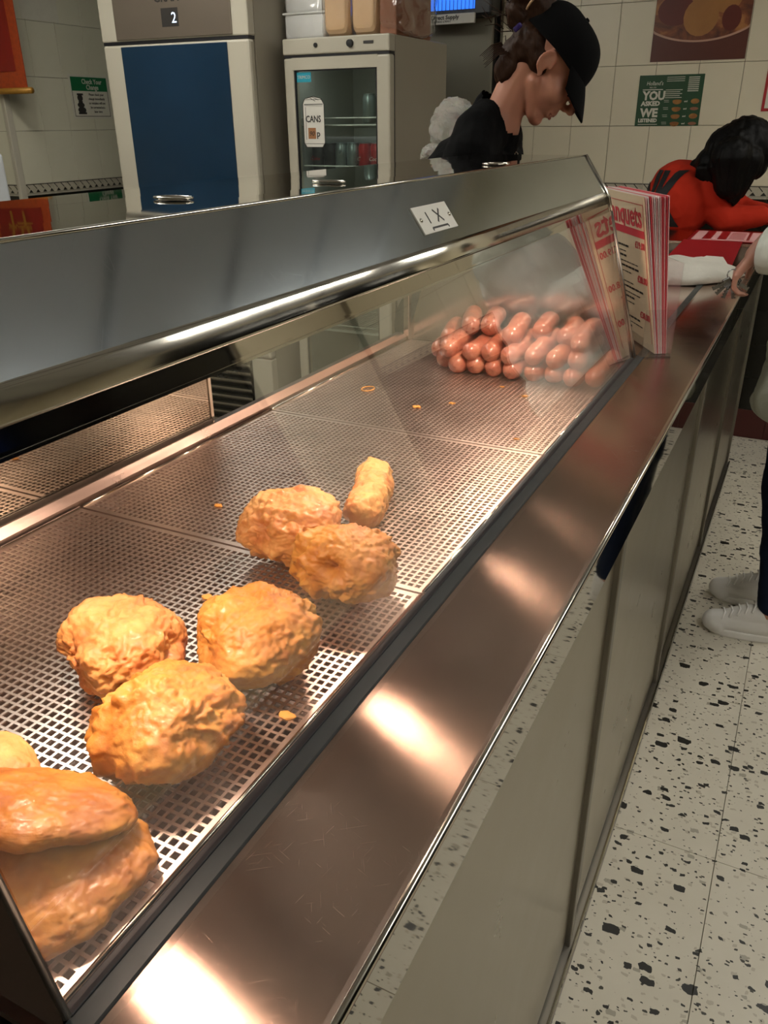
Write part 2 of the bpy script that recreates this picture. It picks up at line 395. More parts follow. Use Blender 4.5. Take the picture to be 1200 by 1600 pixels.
# ------------------------------------------------------------------ the room
X_R, X_L, Y_FAR, Y_NEAR, Z_C = 1.9, -5.2, 4.4, -2.0, 2.6
fl = obj('floor', bx(X_L, X_R, Y_NEAR, Y_FAR, -.06, -.008), 'grout', kind='structure')
tm = None
x = .065-.6*9
tb = bx(-.2993, .2993, -.2993, .2993, -.008, 0, .0004); tme = bpy.data.meshes.new('floor_tile'); tb.to_mesh(tme); tb.free(); tme.materials.append(M['floor'])
for i in range(-9, 4):
    for j in range(-6, 5):
        cx = .065+.6*i+.3; cy = 1.487+.6*j+.3
        if cx > X_R or cx < X_L or cy < Y_NEAR or cy > Y_FAR+.2: continue
        o = bpy.data.objects.new('floor_tile', tme); COL.objects.link(o); o.location = (cx, cy, 0); o.matrix_basis = Matrix.Translation((cx, cy, 0)); attach(o, fl)

wf = obj('wall_far', bx(-1.58, X_R, Y_FAR, Y_FAR+.15, 0, Z_C), 'wgrout', kind='structure')
wl = obj('wall_left', bx(-3.95, -3.8, 3.25, Y_FAR, 0, Z_C), 'wgrout', kind='structure')
wa = obj('wall_alcove', bx(X_L, -3.8, 3.24, 3.39, 0, Z_C), 'wgrout', kind='structure')
def wall_tile_mesh(w, h, mat, th=.008):
    b = bx(-w/2, w/2, -th, 0, 0, h, .0012); me = bpy.data.meshes.new('wall_tile'); b.to_mesh(me); b.free(); me.materials.append(M[mat]); return me
def border_mesh(w):
    b = bx(-w/2, w/2, -.008, 0, 0, .058, .001, mi=0)
    y = -.0082
    def p(pts): slab(b, [(q[0]-w/2, y, q[1]) for q in pts], (0, -1, 0), .0006, 1)
    p([(0, .052), (w, .052), (w, .0555), (0, .0555)]); p([(0, .009), (w, .009), (w, .0105), (0, .0105)])
    st = w/4
    for k in range(4):
        x0 = k*st+.006
        p([(x0+.012, .0135), (x0+.040, .0135), (x0+.026, .029)])
        p([(x0-.001, .052), (x0+.004, .052), (x0+.022, .034), (x0+.020, .030)])
    me = bpy.data.meshes.new('border_tile'); b.to_mesh(me); b.free(); me.materials.append(M['border']); me.materials.append(M['ink']); return me
rows = [(0.0, .15, 'maroon')] + [(.15+.1683*i, .1683, 'black_tile') for i in range(6)] + [(1.16, .058, 'B')] + [(1.218+.2555*i, .2555, 'T') for i in range(5)] + [(1.218+.2555*5, 2.6-1.218-.2555*5, 'T')]
def tile_wall(parent, start, direc, length, w, tmat):
    """start: foot of the wall's first joint, direc: unit vector along it; tiles face the room"""
    d = Vector(direc); ang = math.atan2(d.y, d.x); cache = {}
    n = int(round(length/w))
    for z0, h, k in rows:
        key = (round(h, 4), k)
        if key not in cache:
            cache[key] = border_mesh(w-.0014) if k == 'B' else wall_tile_mesh(w-.0018, h-.0018, tmat if k == 'T' else k)
        for i in range(n):
            p = Vector(start)+d*(w*(i+.5))+Vector((0, 0, z0+.0015))
            o = bpy.data.objects.new('border_tile' if k == 'B' else 'wall_tile', cache[key]); COL.objects.link(o)
            o.matrix_basis = Matrix.Translation(p) @ Matrix.Rotation(ang, 4, 'Z'); attach(o, parent)
tile_wall(wf, (-1.565, Y_FAR, 0), (1, 0, 0), 3.42, .19, 'tile')
tile_wall(wl, (-3.8, 3.26, 0), (0, 1, 0), 1.14, .19, 'tile2')
tile_wall(wa, (X_L+.07, 3.24, 0), (1, 0, 0), 1.33, .19, 'tile2')
obj('trim_1', bx(-3.812, -3.786, 3.222, 3.262, 0, Z_C, .004), 'cream', kind='structure')
# grey cold-room panelling behind the fridges
wb = obj('wall_back', bx(-3.8, -1.60, Y_FAR-.02, Y_FAR+.15, 0, Z_C), 'gap', kind='structure')
for a, b_, m in ((-3.75, -3.30, 'bluegrey'), (-3.285, -2.30, 'bluegrey'), (-2.285, -1.605, 'plaster')):
    obj('wall_panel', bx(a, b_, Y_FAR-.05, Y_FAR-.02, .02, Z_C-.01, .004), m, wb)
obj('wall_right', bx(X_R, X_R+.15, Y_NEAR, Y_FAR, 0, Z_C), 'tile', kind='structure')
obj('wall_near', bx(X_L, X_R, Y_NEAR-.15, Y_NEAR, 0, Z_C), 'tile', kind='structure')
obj('wall_side', bx(X_L-.15, X_L, Y_NEAR, 3.39, 0, Z_C), 'tile2', kind='structure')
addpane = obj('added_dark_pane_1', bx(X_R-.03, X_R, -.6, 3.2, .55, 2.4), 'darkpane', kind='structure')  # unseen dark pane, added so the polished hood lip reflects dark
for a, b_, c, d in ((-.65, 3.25, .49, .55), (-.65, 3.25, 2.4, 2.46), (-.65, -.6, .55, 2.4), (3.2, 3.25, .55, 2.4), (.97, 1.03, .55, 2.4)):
    obj('added_pane_frame', bx(X_R-.05, X_R-.001, a, b_, c, d, .004), 'trim', addpane)
ce = obj('ceiling', bx(X_L-.1, X_R+.1, Y_NEAR, Y_FAR+.1, Z_C+.03, Z_C+.12), 'gap', kind='structure')
pb = bx(-1.17, 1.17, -.274, .274, 0, .03, .003); pme = bpy.data.meshes.new('ceiling_panel'); pb.to_mesh(pme); pb.free(); pme.materials.append(M['ceil'])
for j in range(-6, 5):
    for i in range(3):
        o = bpy.data.objects.new('ceiling_panel', pme); COL.objects.link(o); o.matrix_basis = Matrix.Translation((X_L+1.18+i*2.36, 1.8+.6*j+.3, Z_C)); attach(o, ce)
def ceiling_light(x, y, lx, ly, power, lab):
    e = empty('ceiling_light', (x, y, Z_C), lab, 'ceiling light', 'ceiling lights over the shop'); zl = Z_C-.16
    obj('casing', bx(x-lx/2, x+lx/2, y-ly/2, y+ly/2, zl, zl+.03, .006), 'white', e)
    for sx, sy in ((-.35, -.35), (.35, .35)): obj('hanger', tube(B(), [(x+sx*lx, y+sy*ly, zl+.03), (x+sx*lx, y+sy*ly, Z_C)], .004, 6), 'trim', e)
    for up, k in ((0, .42), (1, .58)):
        l = bpy.data.lights.new('lamp', 'AREA'); l.shape = 'RECTANGLE'; l.size = lx; l.size_y = ly; l.energy = power*k; l.color = CEIL_COL
        o = bpy.data.objects.new('lamp', l); COL.objects.link(o); o.matrix_basis = Matrix.Translation((x, y, zl+(.034 if up else -.004))) @ Matrix.Rotation(PI*up, 4, 'X'); attach(o, e)
ceiling_light(.95, .75, .12, 1.8, CEIL_LIGHT, 'slim ceiling light above the customer side, near end')
ceiling_light(.95, 3.1, .12, 1.2, CEIL_LIGHT*.8, 'slim ceiling light above the customer side, far end')
ceiling_light(-1.9, 1.2, .12, 1.2, CEIL_LIGHT, 'slim ceiling light above the serving aisle')
ceiling_light(-2.4, 2.3, 1.2, .12, CEIL_LIGHT*.7, 'slim ceiling light in front of the fridges')

# ------------------------------------------------------------------ counter
ZT = 1.03; XF = -.16; Y0, Y1 = -.9, 3.92
wt = empty('worktop', (-.23, 1.5, 1.0), 'long stainless steel worktop ledge running along the front of the hot cabinet', 'worktop')
prof = [(-.2835, ZT+.0005), (-.278, ZT), (-.168, ZT), (-.163, ZT-.001), (-.1605, ZT-.004), (-.160, ZT-.008)]
o = obj('top_sheet', extrude_y(prof, Y0, Y1, -.003), 'worktop', wt, smooth=False)
obj('fascia', bx(-.164, -.160, Y0, Y1, .955, ZT-.008, .0008), 'mirror', wt, label='mirror-polished steel fascia')
obj('edge_bead', tube(B(), [(-.1625, Y0, ZT-.0035), (-.1625, Y1, ZT-.0035)], .0036, 10), 'edge', wt, smooth=True)
obj('back_channel', extrude_y([(-.2985, ZT-.012), (-.2985, ZT+.0015), (-.286, ZT+.0005), (-.2845, ZT-.004)], Y0, Y1, .002), 'channel', wt, label='darker grey rail strip behind the ledge')
wide = bx(-.64, -.294, 1.800, 3.50, ZT-.012, ZT, .002); obj('wrapping_top', wide, 'worktop', wt)
cf = empty('counter_front', (-.2, 1.5, 0), 'beige satin metal counter front with vertical posts', 'counter')
obj('body', bx(-.62, -.215, Y0+.02, 3.48, .02, .95), 'pan', cf)
posts = [-.74, .19, 1.12, 2.05, 2.98, 3.90]
for a, b_ in zip(posts, posts[1:]):
    obj('panel', bx(-.186, -.176, a+.016, b_-.012, .045, .953, .002), 'panel', cf)
for y in posts:
    p = obj('post', bx(-.182, -.166, y-.012, y+.012, .03, .954, .002), 'trim', cf)
    obj('seam', bx(-.176, -.172, y+.0125, y+.016, .045, .953), 'seal', p)
obj('kick_rail', bx(-.19, -.158, Y0, Y1, 0, .032, .003), 'trim', cf)
obj('rail_bead', tube(B(), [(-.160, Y0, .034), (-.160, Y1, .034)], .003, 8), 'edge', cf)
obj('end_panel', bx(-.30, -.17, Y1-.02, Y1, 0, .955), 'panel', cf)

# ------------------------------------------------------------------ hot cabinet
YA, YB = .180, 1.787
cab = empty('heated_display_cabinet', (-.57, 1.0, .95), 'stainless steel heated food cabinet with slanted hood and glass front', 'display cabinet')
T = (-.448, 1.436); K = (-.392, 1.357); L = (-.384, 1.331)
obj('hood_top', extrude_y([(-.690, 1.436), (-.60, 1.4365), (-.5, 1.4365), (-.449, 1.436)], YA, YB, -.003), 'mirror', cab)
obj('hood_rear', extrude_y([(-.690, 1.436), (-.700, 1.40), (-.735, 1.36)], YA, YB, .003), 'hood', cab)
obj('hood_face', extrude_y([(-.449, 1.4362), (-.446, 1.4345), (-.3990, 1.3680)], YA, YB, -.003), 'hood', cab)
bend = []
for i in range(7):
    t = i/6; a0, a1 = Vector((-.3990, 1.3680)), Vector((-.3888, 1.346)); c = Vector((-.3905, 1.3560))
    q = (1-t)**2*a0+2*t*(1-t)*c+t*t*a1; bend.append((q.x, q.y))
obj('hood_bend', extrude_y(bend, YA, YB, -.003), 'edge', cab, smooth=True)
obj('hood_lip', extrude_y([(-.3888, 1.346), (-.3855, 1.334), (-.384, 1.329)], YA, YB, -.003), 'lip', cab, label='mirror-polished lower lip')
obj('top_edge', tube(B(), [(-.4475, YA, 1.4360), (-.4475, YB+.001, 1.4360)], .0018, 8), 'edge', cab, smooth=True)
# inner hood liner
obj('hood_liner', extrude_y([(-.695, 1.385), (-.66, 1.415), (-.47, 1.415), (-.405, 1.345)], YA, YB, .002), 'pan', cab)
# end panels: follow the hood outline and the glass slope
def end_panel(y0, y1):
    pr = [(-.302, ZT-.01), (-.302, ZT+.02), (-.384, 1.331), (-.392, 1.357), (-.448, 1.436), (-.690, 1.436), (-.735, 1.36), (-.812, 1.135), (-.845, ZT-.01)]
    return extrude_y(pr, y0, y1, closed=True)
for y0 in (YA-.004, YB):
    p = obj('end_panel', end_panel(y0, y0+.004), 'endsteel', cab)
    obj('corner_strip', tube(B(), [(-.447, y0+.002, 1.437), (-.391, y0+.002, 1.358), (-.383, y0+.002, 1.331)], .0032, 8), 'edge', p, smooth=True)
    obj('edge_strip', tube(B(), [(-.383, y0+.002, 1.331), (-.300, y0+.002, ZT+.006)], .0028, 8), 'trim', p, smooth=True)
gp = B(); d_ = Vector((-.384+.303, 0, 1.331-(ZT+.003))); nrm = Vector((d_.z, 0, -d_.x)).normalized()
slab(gp, [(-.303, YA+.003, ZT+.003), (-.303, YB-.003, ZT+.003), (-.383, YB-.003, 1.332), (-.383, YA+.003, 1.332)], nrm, -.004); bmesh.ops.recalc_face_normals(gp, faces=gp.faces)
obj('front_glass', gp, 'glass', cab)
obj('glass_seal', bx(-.308, -.299, YA, YB, ZT-.008, ZT+.004, .001), 'seal', cab)
# rear sliding panel and rail
obj('rear_rail', extrude_y([(-.876, ZT-.01), (-.876, ZT+.004), (-.862, ZT+.005), (-.858, ZT-.001), (-.848, ZT+.006), (-.843, ZT-.001), (-.842, ZT-.012)], YA, YB, -.002), 'pan', cab)
rd = obj('rear_door', bx(-.872, -.868, YA, 1.045, ZT+.005, 1.375), 'rearsteel', cab)
obj('door_edge', bx(-.873, -.866, 1.045, 1.052, ZT+.005, 1.375), 'edge', rd)
obj('bottom_strip', bx(-.867, -.864, YA, 1.045, ZT+.005, ZT+.014), 'trim', rd)
obj('rear_post', bx(-.85, -.835, YB-.015, YB, ZT-.01, 1.135, .002), 'endsteel', cab)
obj('lower_pan', bx(-.845, -.312, YA, YB, ZT-.048, ZT-.042), 'pan', cab)
for xx in (-.310, -.846): obj('tray_support', bx(xx-.003, xx+.003, YA, YB, ZT-.05, ZT-.012), 'tray', cab)
# number plate riveted to the hood face
fd = Vector((K[0]-T[0], 0, K[1]-T[1])).normalized()
pf = frame((-.4185, .957, 1.3937), (0, 1, 0), -fd)
fn = pf.to_3x3() @ Vector((0, 0, 1))
pf = frame(Vector((-.4185, .957, 1.3937))+fn*.0012, (0, 1, 0), -fd)
b = B(); pts = [pf @ Vector((.050*sx*(1-.0)+0, .0175*sy, 0)) for sx, sy in ((-1, -1), (1, -1), (1, 1), (-1, 1))]
pl = obj('number_plate', slab(B(), pts, fn, .0016), 'white', cab, label='white engraved plate with two rivets')
b = B()
def stroke(x0, y0, x1, y1, w=.0012):
    d = Vector((x1-x0, y1-y0)).normalized(); n = Vector((-d.y, d.x))*w
    slab(b, [pf @ Vector(q) for q in ((x0+n.x, y0+n.y, .0017), (x0-n.x, y0-n.y, .0017), (x1-n.x, y1-n.y, .0017), (x1+n.x, y1+n.y, .0017))], fn, .0003)
stroke(-.020, -.006, -.020, .009); stroke(.002, -.006, .020, .010); stroke(.002, .010, .020, -.006)
stroke(-.022, -.012, .024, -.012); stroke(-.022, -.0155, -.022, -.012); stroke(.024, -.0155, .024, -.012)
obj('engraving', b, 'dk', pl)
for sx in (-.042, .042):
    c = pf @ Vector((sx, 0, .0016)); b = B(); lathe(b, [(0.0028, 0), (.0028, .001), (.0015, .0018), (0, .002)], c, 12, fn.to_track_quat('Z', 'Y').to_matrix()); obj('rivet', b, 'edge', pl, smooth=True)
# pressed oval grips on the hood top
for cy, cx, lx in ((.631, -.541, .036), (.878, -.518, .030), (1.35, -.482, .07)):
    b = B(); n = 24; ring = [(cx+.021*math.cos(a)*(1+.0), cy+lx*.5*math.sin(a)*.62+.0, 1.4385) for a in [2*PI*k/n for k in range(n)]]
    e = obj('grip_rim', tube(B(), ring, .0012, 6, True), 'edge', cab, smooth=True)
    b = B(); slab(b, [(p[0], p[1], 1.4375) for p in ring], (0, 0, 1), .0006); obj('grip_dish', b, 'tray', e)
    obj('grip_slot', bx(cx-.015, cx+.015, cy-.0006, cy+.0006, 1.4381, 1.4388), 'dk', e)
# heat lamps
for i, (ly, pw) in enumerate(((.375, 1.), (.86, 1.), (1.355, 1.1), (1.66, .5))):
    e = obj('heat_lamp', lathe(B(), [(.016, .052), (.020, .035), (.034, .008), (.036, 0), (.033, .002), (.017, .036), (0, .04)], (-.455, ly, 1.352), 24), 'hood', cab, smooth=True)
    obj('bulb', lathe(B(), [(0, -.006), (.010, -.003), (.016, .006), (.016, .014), (.008, .024), (0, .026)], (-.455, ly, 1.356), 16), 'bulb', e, smooth=True)
    l = bpy.data.lights.new('heat', 'AREA'); l.shape = 'DISK'; l.size = .06; l.energy = HEAT_LIGHT*pw; l.color = HEAT_COL; l.spread = R(165)
    o = bpy.data.objects.new('heat', l); COL.objects.link(o); o.matrix_basis = Matrix.Translation((-.455, ly, 1.346)) @ Matrix.Rotation(R(4), 4, 'Y'); attach(o, e)

# perforated trays
def tray(y0, y1, label):
    x0, x1 = -.838, -.318; pit = .0092; hole = .0064; zt, zb = ZT-.009, ZT-.0105
    vs, fs = [], []
    def q(a, b, c, d): n = len(vs); vs.extend((a, b, c, d)); fs.append((n, n+1, n+2, n+3))
    nx = int((x1-x0-.012)/pit); ny = int((y1-y0-.010)/pit); ox = (x1-x0-nx*pit+(pit-hole))/2-(pit-hole)/2; oy = (y1-y0-ny*pit)/2
    ax = x0+ox; ay = y0+oy; m = (pit-hole)/2
    q((x0, y0, zt), (x1, y0, zt), (x1, ay, zt), (x0, ay, zt)); q((x0, ay+ny*pit, zt), (x1, ay+ny*pit, zt), (x1, y1, zt), (x0, y1, zt))
    q((x0, ay, zt), (ax, ay, zt), (ax, ay+ny*pit, zt), (x0, ay+ny*pit, zt)); q((ax+nx*pit, ay, zt), (x1, ay, zt), (x1, ay+ny*pit, zt), (ax+nx*pit, ay+ny*pit, zt))
    for j in range(ny):   # bars across
        yy = ay+j*pit
        q((ax, yy, zt), (ax+nx*pit, yy, zt), (ax+nx*pit, yy+m, zt), (ax, yy+m, zt)); q((ax, yy+pit-m, zt), (ax+nx*pit, yy+pit-m, zt), (ax+nx*pit, yy+pit, zt), (ax, yy+pit, zt))
        for i in range(nx):
            xx = ax+i*pit; a, b_, c, d = xx+m, xx+pit-m, yy+m, yy+pit-m
            q((xx-m if i else xx, c, zt), (a, c, zt), (a, d, zt), (xx-m if i else xx, d, zt))
            if i == nx-1: q((b_, c, zt), (xx+pit, c, zt), (xx+pit, d, zt), (b_, d, zt))
            q((a, c, zb), (a, c, zt), (b_, c, zt), (b_, c, zb)); q((b_, d, zb), (b_, d, zt), (a, d, zt), (a, d, zb))
            q((a, d, zb), (a, d, zt), (a, c, zt), (a, c, zb)); q((b_, c, zb), (b_, c, zt), (b_, d, zt), (b_, d, zb))
    me = bpy.data.meshes.new('perforated_sheet'); c0 = Vector(((x0+x1)/2, (y0+y1)/2, zb))
    me.from_pydata([tuple(Vector(v)-c0) for v in vs], [], fs); me.update()
    e = empty('perforated_tray', c0, label, 'tray')
    o = bpy.data.objects.new('perforated_sheet', me); COL.objects.link(o); me.materials.append(M['tray']); o.matrix_basis = Matrix.Translation(c0); attach(o, e)
    for xx in (x0, x1): obj('rolled_edge', tube(B(), [(xx, y0+.001, zt+.001), (xx, y1-.001, zt+.001)], .0025, 8), 'edge', e, smooth=True)
    for yy in (y0+.0015, y1-.0015): obj('end_flange', box(B(), ((x0+x1)/2, yy, zb-.004), (x1-x0, .001, .010)), 'tray', e)
tray(YA+.004, .712, 'nearest perforated steel tray, under the golden fried food')
tray(.716, 1.18, 'middle perforated steel tray, under the long battered sausage')
tray(1.184, YB-.004, 'farthest perforated steel tray, under the heap of sausages')
ring = [(-.735+.012*math.cos(2*PI*k/20), 1.37+.016*math.sin(2*PI*k/20), ZT-.0065) for k in range(20)]
tag(obj('onion_ring', tube(B(), ring, .0012, 6, True), 'tray_crumb', smooth=True), 'thin pale ring lying on the farthest tray before the sausages', 'food scrap')

# ------------------------------------------------------------------ fried food
def fnoise(p, sc, seed, oct=4):
    return noise.fractal(p*sc+Vector((seed*7.1, seed*3.3, seed*1.7)), .9, 2.1, oct)
def fried(name, c, r, rot, seed, mat, label, cat='fried food', group=None, amp=.12, lumps=6, sub=6, ridge=.5, flake=.0, dents=()):
    rnd = random.Random(seed); bm = B(); bmesh.ops.create_icosphere(bm, subdivisions=sub, radius=1)
    lb = [(Vector((rnd.gauss(0, 1), rnd.gauss(0, 1), rnd.gauss(0, 1))).normalized(), rnd.uniform(.05, .22), rnd.uniform(2, 6)) for _ in range(lumps)]
    mr = min(r)
    for v in bm.verts:
        d = v.co.normalized(); s = 1.0
        for ld, la, lw in lb: s += la*max(0, d.dot(ld))**(lw*2)
        for dd, da, dw in dents:
            s -= da*max(0, d.dot(Vector(dd).normalized()))**dw
        p = Vector((d.x*r[0], d.y*r[1], d.z*r[2]))
        big = fnoise(p, 18, seed, 2)*.11; q = p+Vector((fnoise(p, 40, seed+1, 2), fnoise(p, 40, seed+2, 2), fnoise(p, 40, seed+3, 2)))*.006
        msk = min(1.15, max(.10, .5+2.2*fnoise(p, 20, seed+4, 2)))
        crag = 1-abs(fnoise(q, 30, seed+9, 4))*2.2; med = fnoise(q, 60, seed+5, 5); fin = fnoise(q, 170, seed+6, 4)
        k = amp*msk*(crag*.34*ridge+med*.26)+amp*fin*.12
        z = p*s*(1+big)+d*mr*k
        if flake: z += d*mr*flake*.09*max(0, fnoise(p, 120, seed+2, 3))*max(0, min(1, .3+2*fnoise(p, 14, seed+8, 1)))
        v.co = z
    bmesh.ops.transform(bm, matrix=Euler(rot).to_matrix().to_4x4(), verts=bm.verts)
    lo = min(v.co.z for v in bm.verts)
    base = Vector((c[0], c[1], c[2]))
    for v in bm.verts:            # settle flat on what carries it
        v.co.z -= lo; 
        if v.co.z < .004: v.co.z = .004*(v.co.z/.004)**.5 if v.co.z > 0 else 0
        v.co += base
    return obj(name, bm, mat, smooth=True, origin=base, label=label, category=cat, group=group)
ZG = ZT-.0088
fried('battered_patty', (-.502, .444, ZG), (.058, .052, .036), (0, 0, .3), 11, 'batter2', 'pale craggy battered lump behind the two golden ones', amp=.5, ridge=.8, flake=.5, dents=(((-.6, -.6, -.1), .25, 6),))
fried('battered_patty', (-.398, .386, ZG), (.060, .049, .037), (0, 0, -.5), 23, 'batter', 'large golden battered lump with a deep crease, nearest the flat discs', amp=.5, ridge=.9, flake=.5, dents=(((-.8, -.4, .5), .30, 9), ((.9, .1, .3), .2, 12)))
fried('battered_patty', (-.396, .512, ZG), (.058, .052, .037), (0, 0, .8), 37, 'batter', 'golden round battered lump with a flaky edge next to the steel rail', amp=.4, ridge=.7, flake=1.5, dents=(((-.9, -.2, .0), .22, 8),))
fried('battered_patty', (-.492, .712, ZG), (.060, .050, .036), (0, 0, .2), 41, 'batter2', 'craggy pale battered lump beside the long battered sausage', amp=.5, ridge=.9, flake=.5, dents=(((-.2, -.9, .2), .2, 8),))
fried('battered_patty', (-.388, .668, ZG), (.052, .046, .036), (0, 0, -.2), 53, 'batter', 'battered lump with a torn hole, at the foot of the long battered sausage', amp=.5, ridge=.9, flake=1.5, dents=(((.25, -.9, .3), .45, 24),))
fried('fish_cake', (-.508, .272, ZG), (.058, .052, .020), (.05, .05, .4), 61, 'batter2', 'pinkish flat fried cake mostly hidden behind the leaning brown disc', amp=.35, ridge=.4, lumps=2)
fried('fish_cake', (-.384, .243, ZG), (.056, .070, .0155), (.0, .10, -.35), 71, 'batter3', 'lower flat brown fried cake with a smooth oily side', amp=.6, ridge=.4, flake=.6, lumps=2)
fried('fish_cake', (-.420, .262, ZG+.022), (.074, .050, .0165), (-.34, .16, .46), 83, 'batter3', 'oval golden fried cake leaning on top of the other two', amp=.55, ridge=.4, flake=.5, lumps=1)
# long battered sausage
def sausage_mesh(name, length, r, bend, seed, mat, rough=0.0, seg=20, nz=26, knot=True):
    bm = B(); rings = []
    for i in range(nz+1):
        t = i/nz; s = (t-.5)*length
        k = abs(2*t-1); e = 1.0
        ends = r*1.0/length
        u = min(t, 1-t)/ends
        e = math.sqrt(max(0, 1-(1-min(u, 1))**2)) if u < 1 else 1
        rr = max(r*e, r*.04); cy = bend*(1-(2*t-1)**2)
        ring_ = []
        for k_ in range(seg):
            a = 2*PI*k_/seg; p = Vector((rr*math.cos(a), cy, 0))+Vector((0, 0, rr*math.sin(a)))
            p = Vector((cy+rr*math.cos(a), s, rr*math.sin(a)))
            f = 1+(fnoise(p, 40, seed, 3)*.06); 
            off = Vector((math.cos(a), 0, math.sin(a)))
            p = Vector((cy, s, 0))+off*rr*f
            if rough: p += off*rough*(fnoise(p, 70, seed+3, 4)+max(0, 1-abs(fnoise(p, 45, seed, 3))*2.5)*.7)
            ring_.append(bm.verts.new(p))
        rings.append(ring_)
    for A, C in zip(rings, rings[1:]):
        for k_ in range(seg): bm.faces.new((A[k_], A[(k_+1) % seg], C[(k_+1) % seg], C[k_]))
    bm.faces.new(rings[0]); bm.faces.new(rings[-1][::-1]); bmesh.ops.recalc_face_normals(bm, faces=bm.faces)
    if knot:
        for sgn in (-1, 1):
            for q in range(3):
                a = q*2.1+seed; c = Vector((0, sgn*(length/2-.001), 0))
                tube(bm, [c+Vector((math.cos(a)*r*.35, -sgn*.0015, math.sin(a)*r*.35)), c+Vector((0, sgn*.0012, 0)), c+Vector((math.cos(a+2)*r*.3, -sgn*.001, math.sin(a+2)*r*.3))], [.0007, .0012, .0006], 5)
    me = bpy.data.meshes.new(name); bm.to_mesh(me); bm.free(); me.shade_smooth(); me.materials.append(M[mat]); return me
me = sausage_mesh('battered_sausage', .160, .0245, .006, 5, 'batter2', .0035, 72, 130, False)
o = bpy.data.objects.new('battered_sausage', me); COL.objects.link(o)
o.matrix_basis = Matrix.Translation((-.478, .885, ZG+.024)) @ Matrix.Rotation(R(20), 4, 'Z'); tag(o, 'long battered sausage lying alone behind two craggy lumps', 'sausage')
# sausage heap
sm = [sausage_mesh('sausage', L_, r_, b_, 10+i, 'sausage', 0, 20, 22) for i, (L_, r_, b_) in enumerate(((.198, .0200, .006), (.190, .0205, -.006), (.204, .0195, .008), (.150, .0205, .004)))]
heap = []
r0 = .0195
LAB = {}
FY = 1.545
def lay(x, front, z, a, tl, k):
    L_ = (.198, .190, .204, .150)[k]; heap.append((x-math.sin(R(a))*L_/2, front+L_/2, z, a, tl, k))
for i in range(8): lay(-.622+i*.0410+random.uniform(-.0015, .0015), FY+random.uniform(-.006, .010)+(.004 if i > 4 else 0), r0, random.uniform(-1, 5), 0, i % 3)
lay(-.663, FY+.03, r0, 6, 0, 1); lay(-.700, FY+.09, r0, 8, 0, 3)
for i in range(7): lay(-.636+i*.0440+random.uniform(-.003, .003), FY+.004+random.uniform(-.014, .010), r0*2.70, random.uniform(0, 7), 1, (i+1) % 3)
lay(-.622, FY+.085, r0*4.15, 18, 0, 3); lay(-.580, FY+.085, r0*4.2, 12, 0, 3); lay(-.515, FY+.030, r0*4.2, 8, 4, 3); lay(-.410, FY+.06, r0*4.2, 6, 0, 3); lay(-.368, FY+.012, r0*4.2, 4, 0, 1); lay(-.668, FY+.075, r0*2.75, 14, 0, 3); lay(-.465, FY+.08, r0*4.2, 8, 0, 3)
slab_lab = ['leftmost', 'second from the left', 'third from the left', 'fourth from the left', 'fifth from the left', 'sixth from the left', 'seventh from the left', 'rightmost', 'half-hidden far-left', 'outermost far-left']
lab2 = ['far-left', 'second', 'third', 'fourth', 'fifth', 'sixth', 'far-right']
lab3 = ['rearmost sausage at the heap\'s left shoulder', 'sausage beside the rearmost one high on the heap', 'topmost sausage resting alone on the heap\'s crown', 'sausage high on the right of the heap near the glass', 'sausage touching the front glass in the second layer', 'hidden sausage low at the back left of the heap', 'sausage at the top rear of the heap behind the crown one']
for i, (x, y, z, a, tl, k) in enumerate(heap):
    o = bpy.data.objects.new('sausage', sm[k]); COL.objects.link(o)
    o.matrix_basis = Matrix.Translation((x, y, ZG+z)) @ Matrix.Rotation(R(a), 4, 'Z') @ Matrix.Rotation(R(tl), 4, 'X') @ Matrix.Rotation((i % 5)*1.3, 4, 'Y')
    lb = ('%s cooked sausage in the bottom row of the heap' % slab_lab[i]) if i < 10 else ('%s cooked sausage in the second layer of the heap' % lab2[i-10]) if i < 17 else lab3[i-17]
    tag(o, lb, 'sausage', 'cooked sausages heaped at the far end')
# crumbs
cr = [(-.60, .86), (-.668, .80), (-.40, .765), (-.44, .44), (-.53, .60), (-.55, 1.36), (-.60, 1.31), (-.38, 1.23), (-.45, .60), (-.34, .47), (-.50, 1.50), (-.44, 1.46)]
for i, (x, y) in enumerate(cr):
    b = B(); bmesh.ops.create_icosphere(b, subdivisions=2, radius=1)
    s = random.uniform(.003, .006) if i != 2 else .011
    for v in b.verts: v.co = Vector((v.co.x*s*1.5, v.co.y*s, v.co.z*s*.35+s*.3))*(1+.4*noise.noise(v.co*2+Vector((i, 0, 0))))
    bmesh.ops.translate(b, verts=b.verts, vec=(x, y, ZG))
    obj('batter_crumb', b, 'tray_crumb', label='large flake of fallen batter beside the torn battered lump' if i == 2 else 'small crumb of fallen batter on the perforated tray', category='crumb', group='batter crumbs on the trays')

# ------------------------------------------------------------------ menus in a clear holder
P0 = Vector((-.270, 1.838, ZT)); ux = Vector((-.52, .855, 0)).normalized(); un = Vector((.855, .52, 0)).normalized()
mh, mw = .325, .29
mats = ['menupink', 'menuwhite', 'menured', 'menupink', 'menuwhite', 'menupink', 'menuwhite', 'menupink', 'menured', 'menupink', 'menured', 'menupink']
LF, LB = -.068, -.040       # how far the tops of the front and the last leaf lean towards the glass
def lean(i): return LF+(LB-LF)*i/12
def sheet(i, t0, t1, mat, lift):
    b = B(); a0 = P0+un*t0+Vector((0, 0, .004)); up = Vector((0, 0, mh+lift))+un*lean(i)
    slab(b, [a0, a0+ux*mw, a0+ux*mw+up, a0+up], un, t1-t0); bmesh.ops.recalc_face_normals(b, faces=b.faces); return b
th = .0021
front = obj('menu', sheet(0, .003, .003+th*.7, None, 0), 'menu', label='front banquet menu of the pack, cream with red heading and prices', category='menu', group='menus in the clear holder')
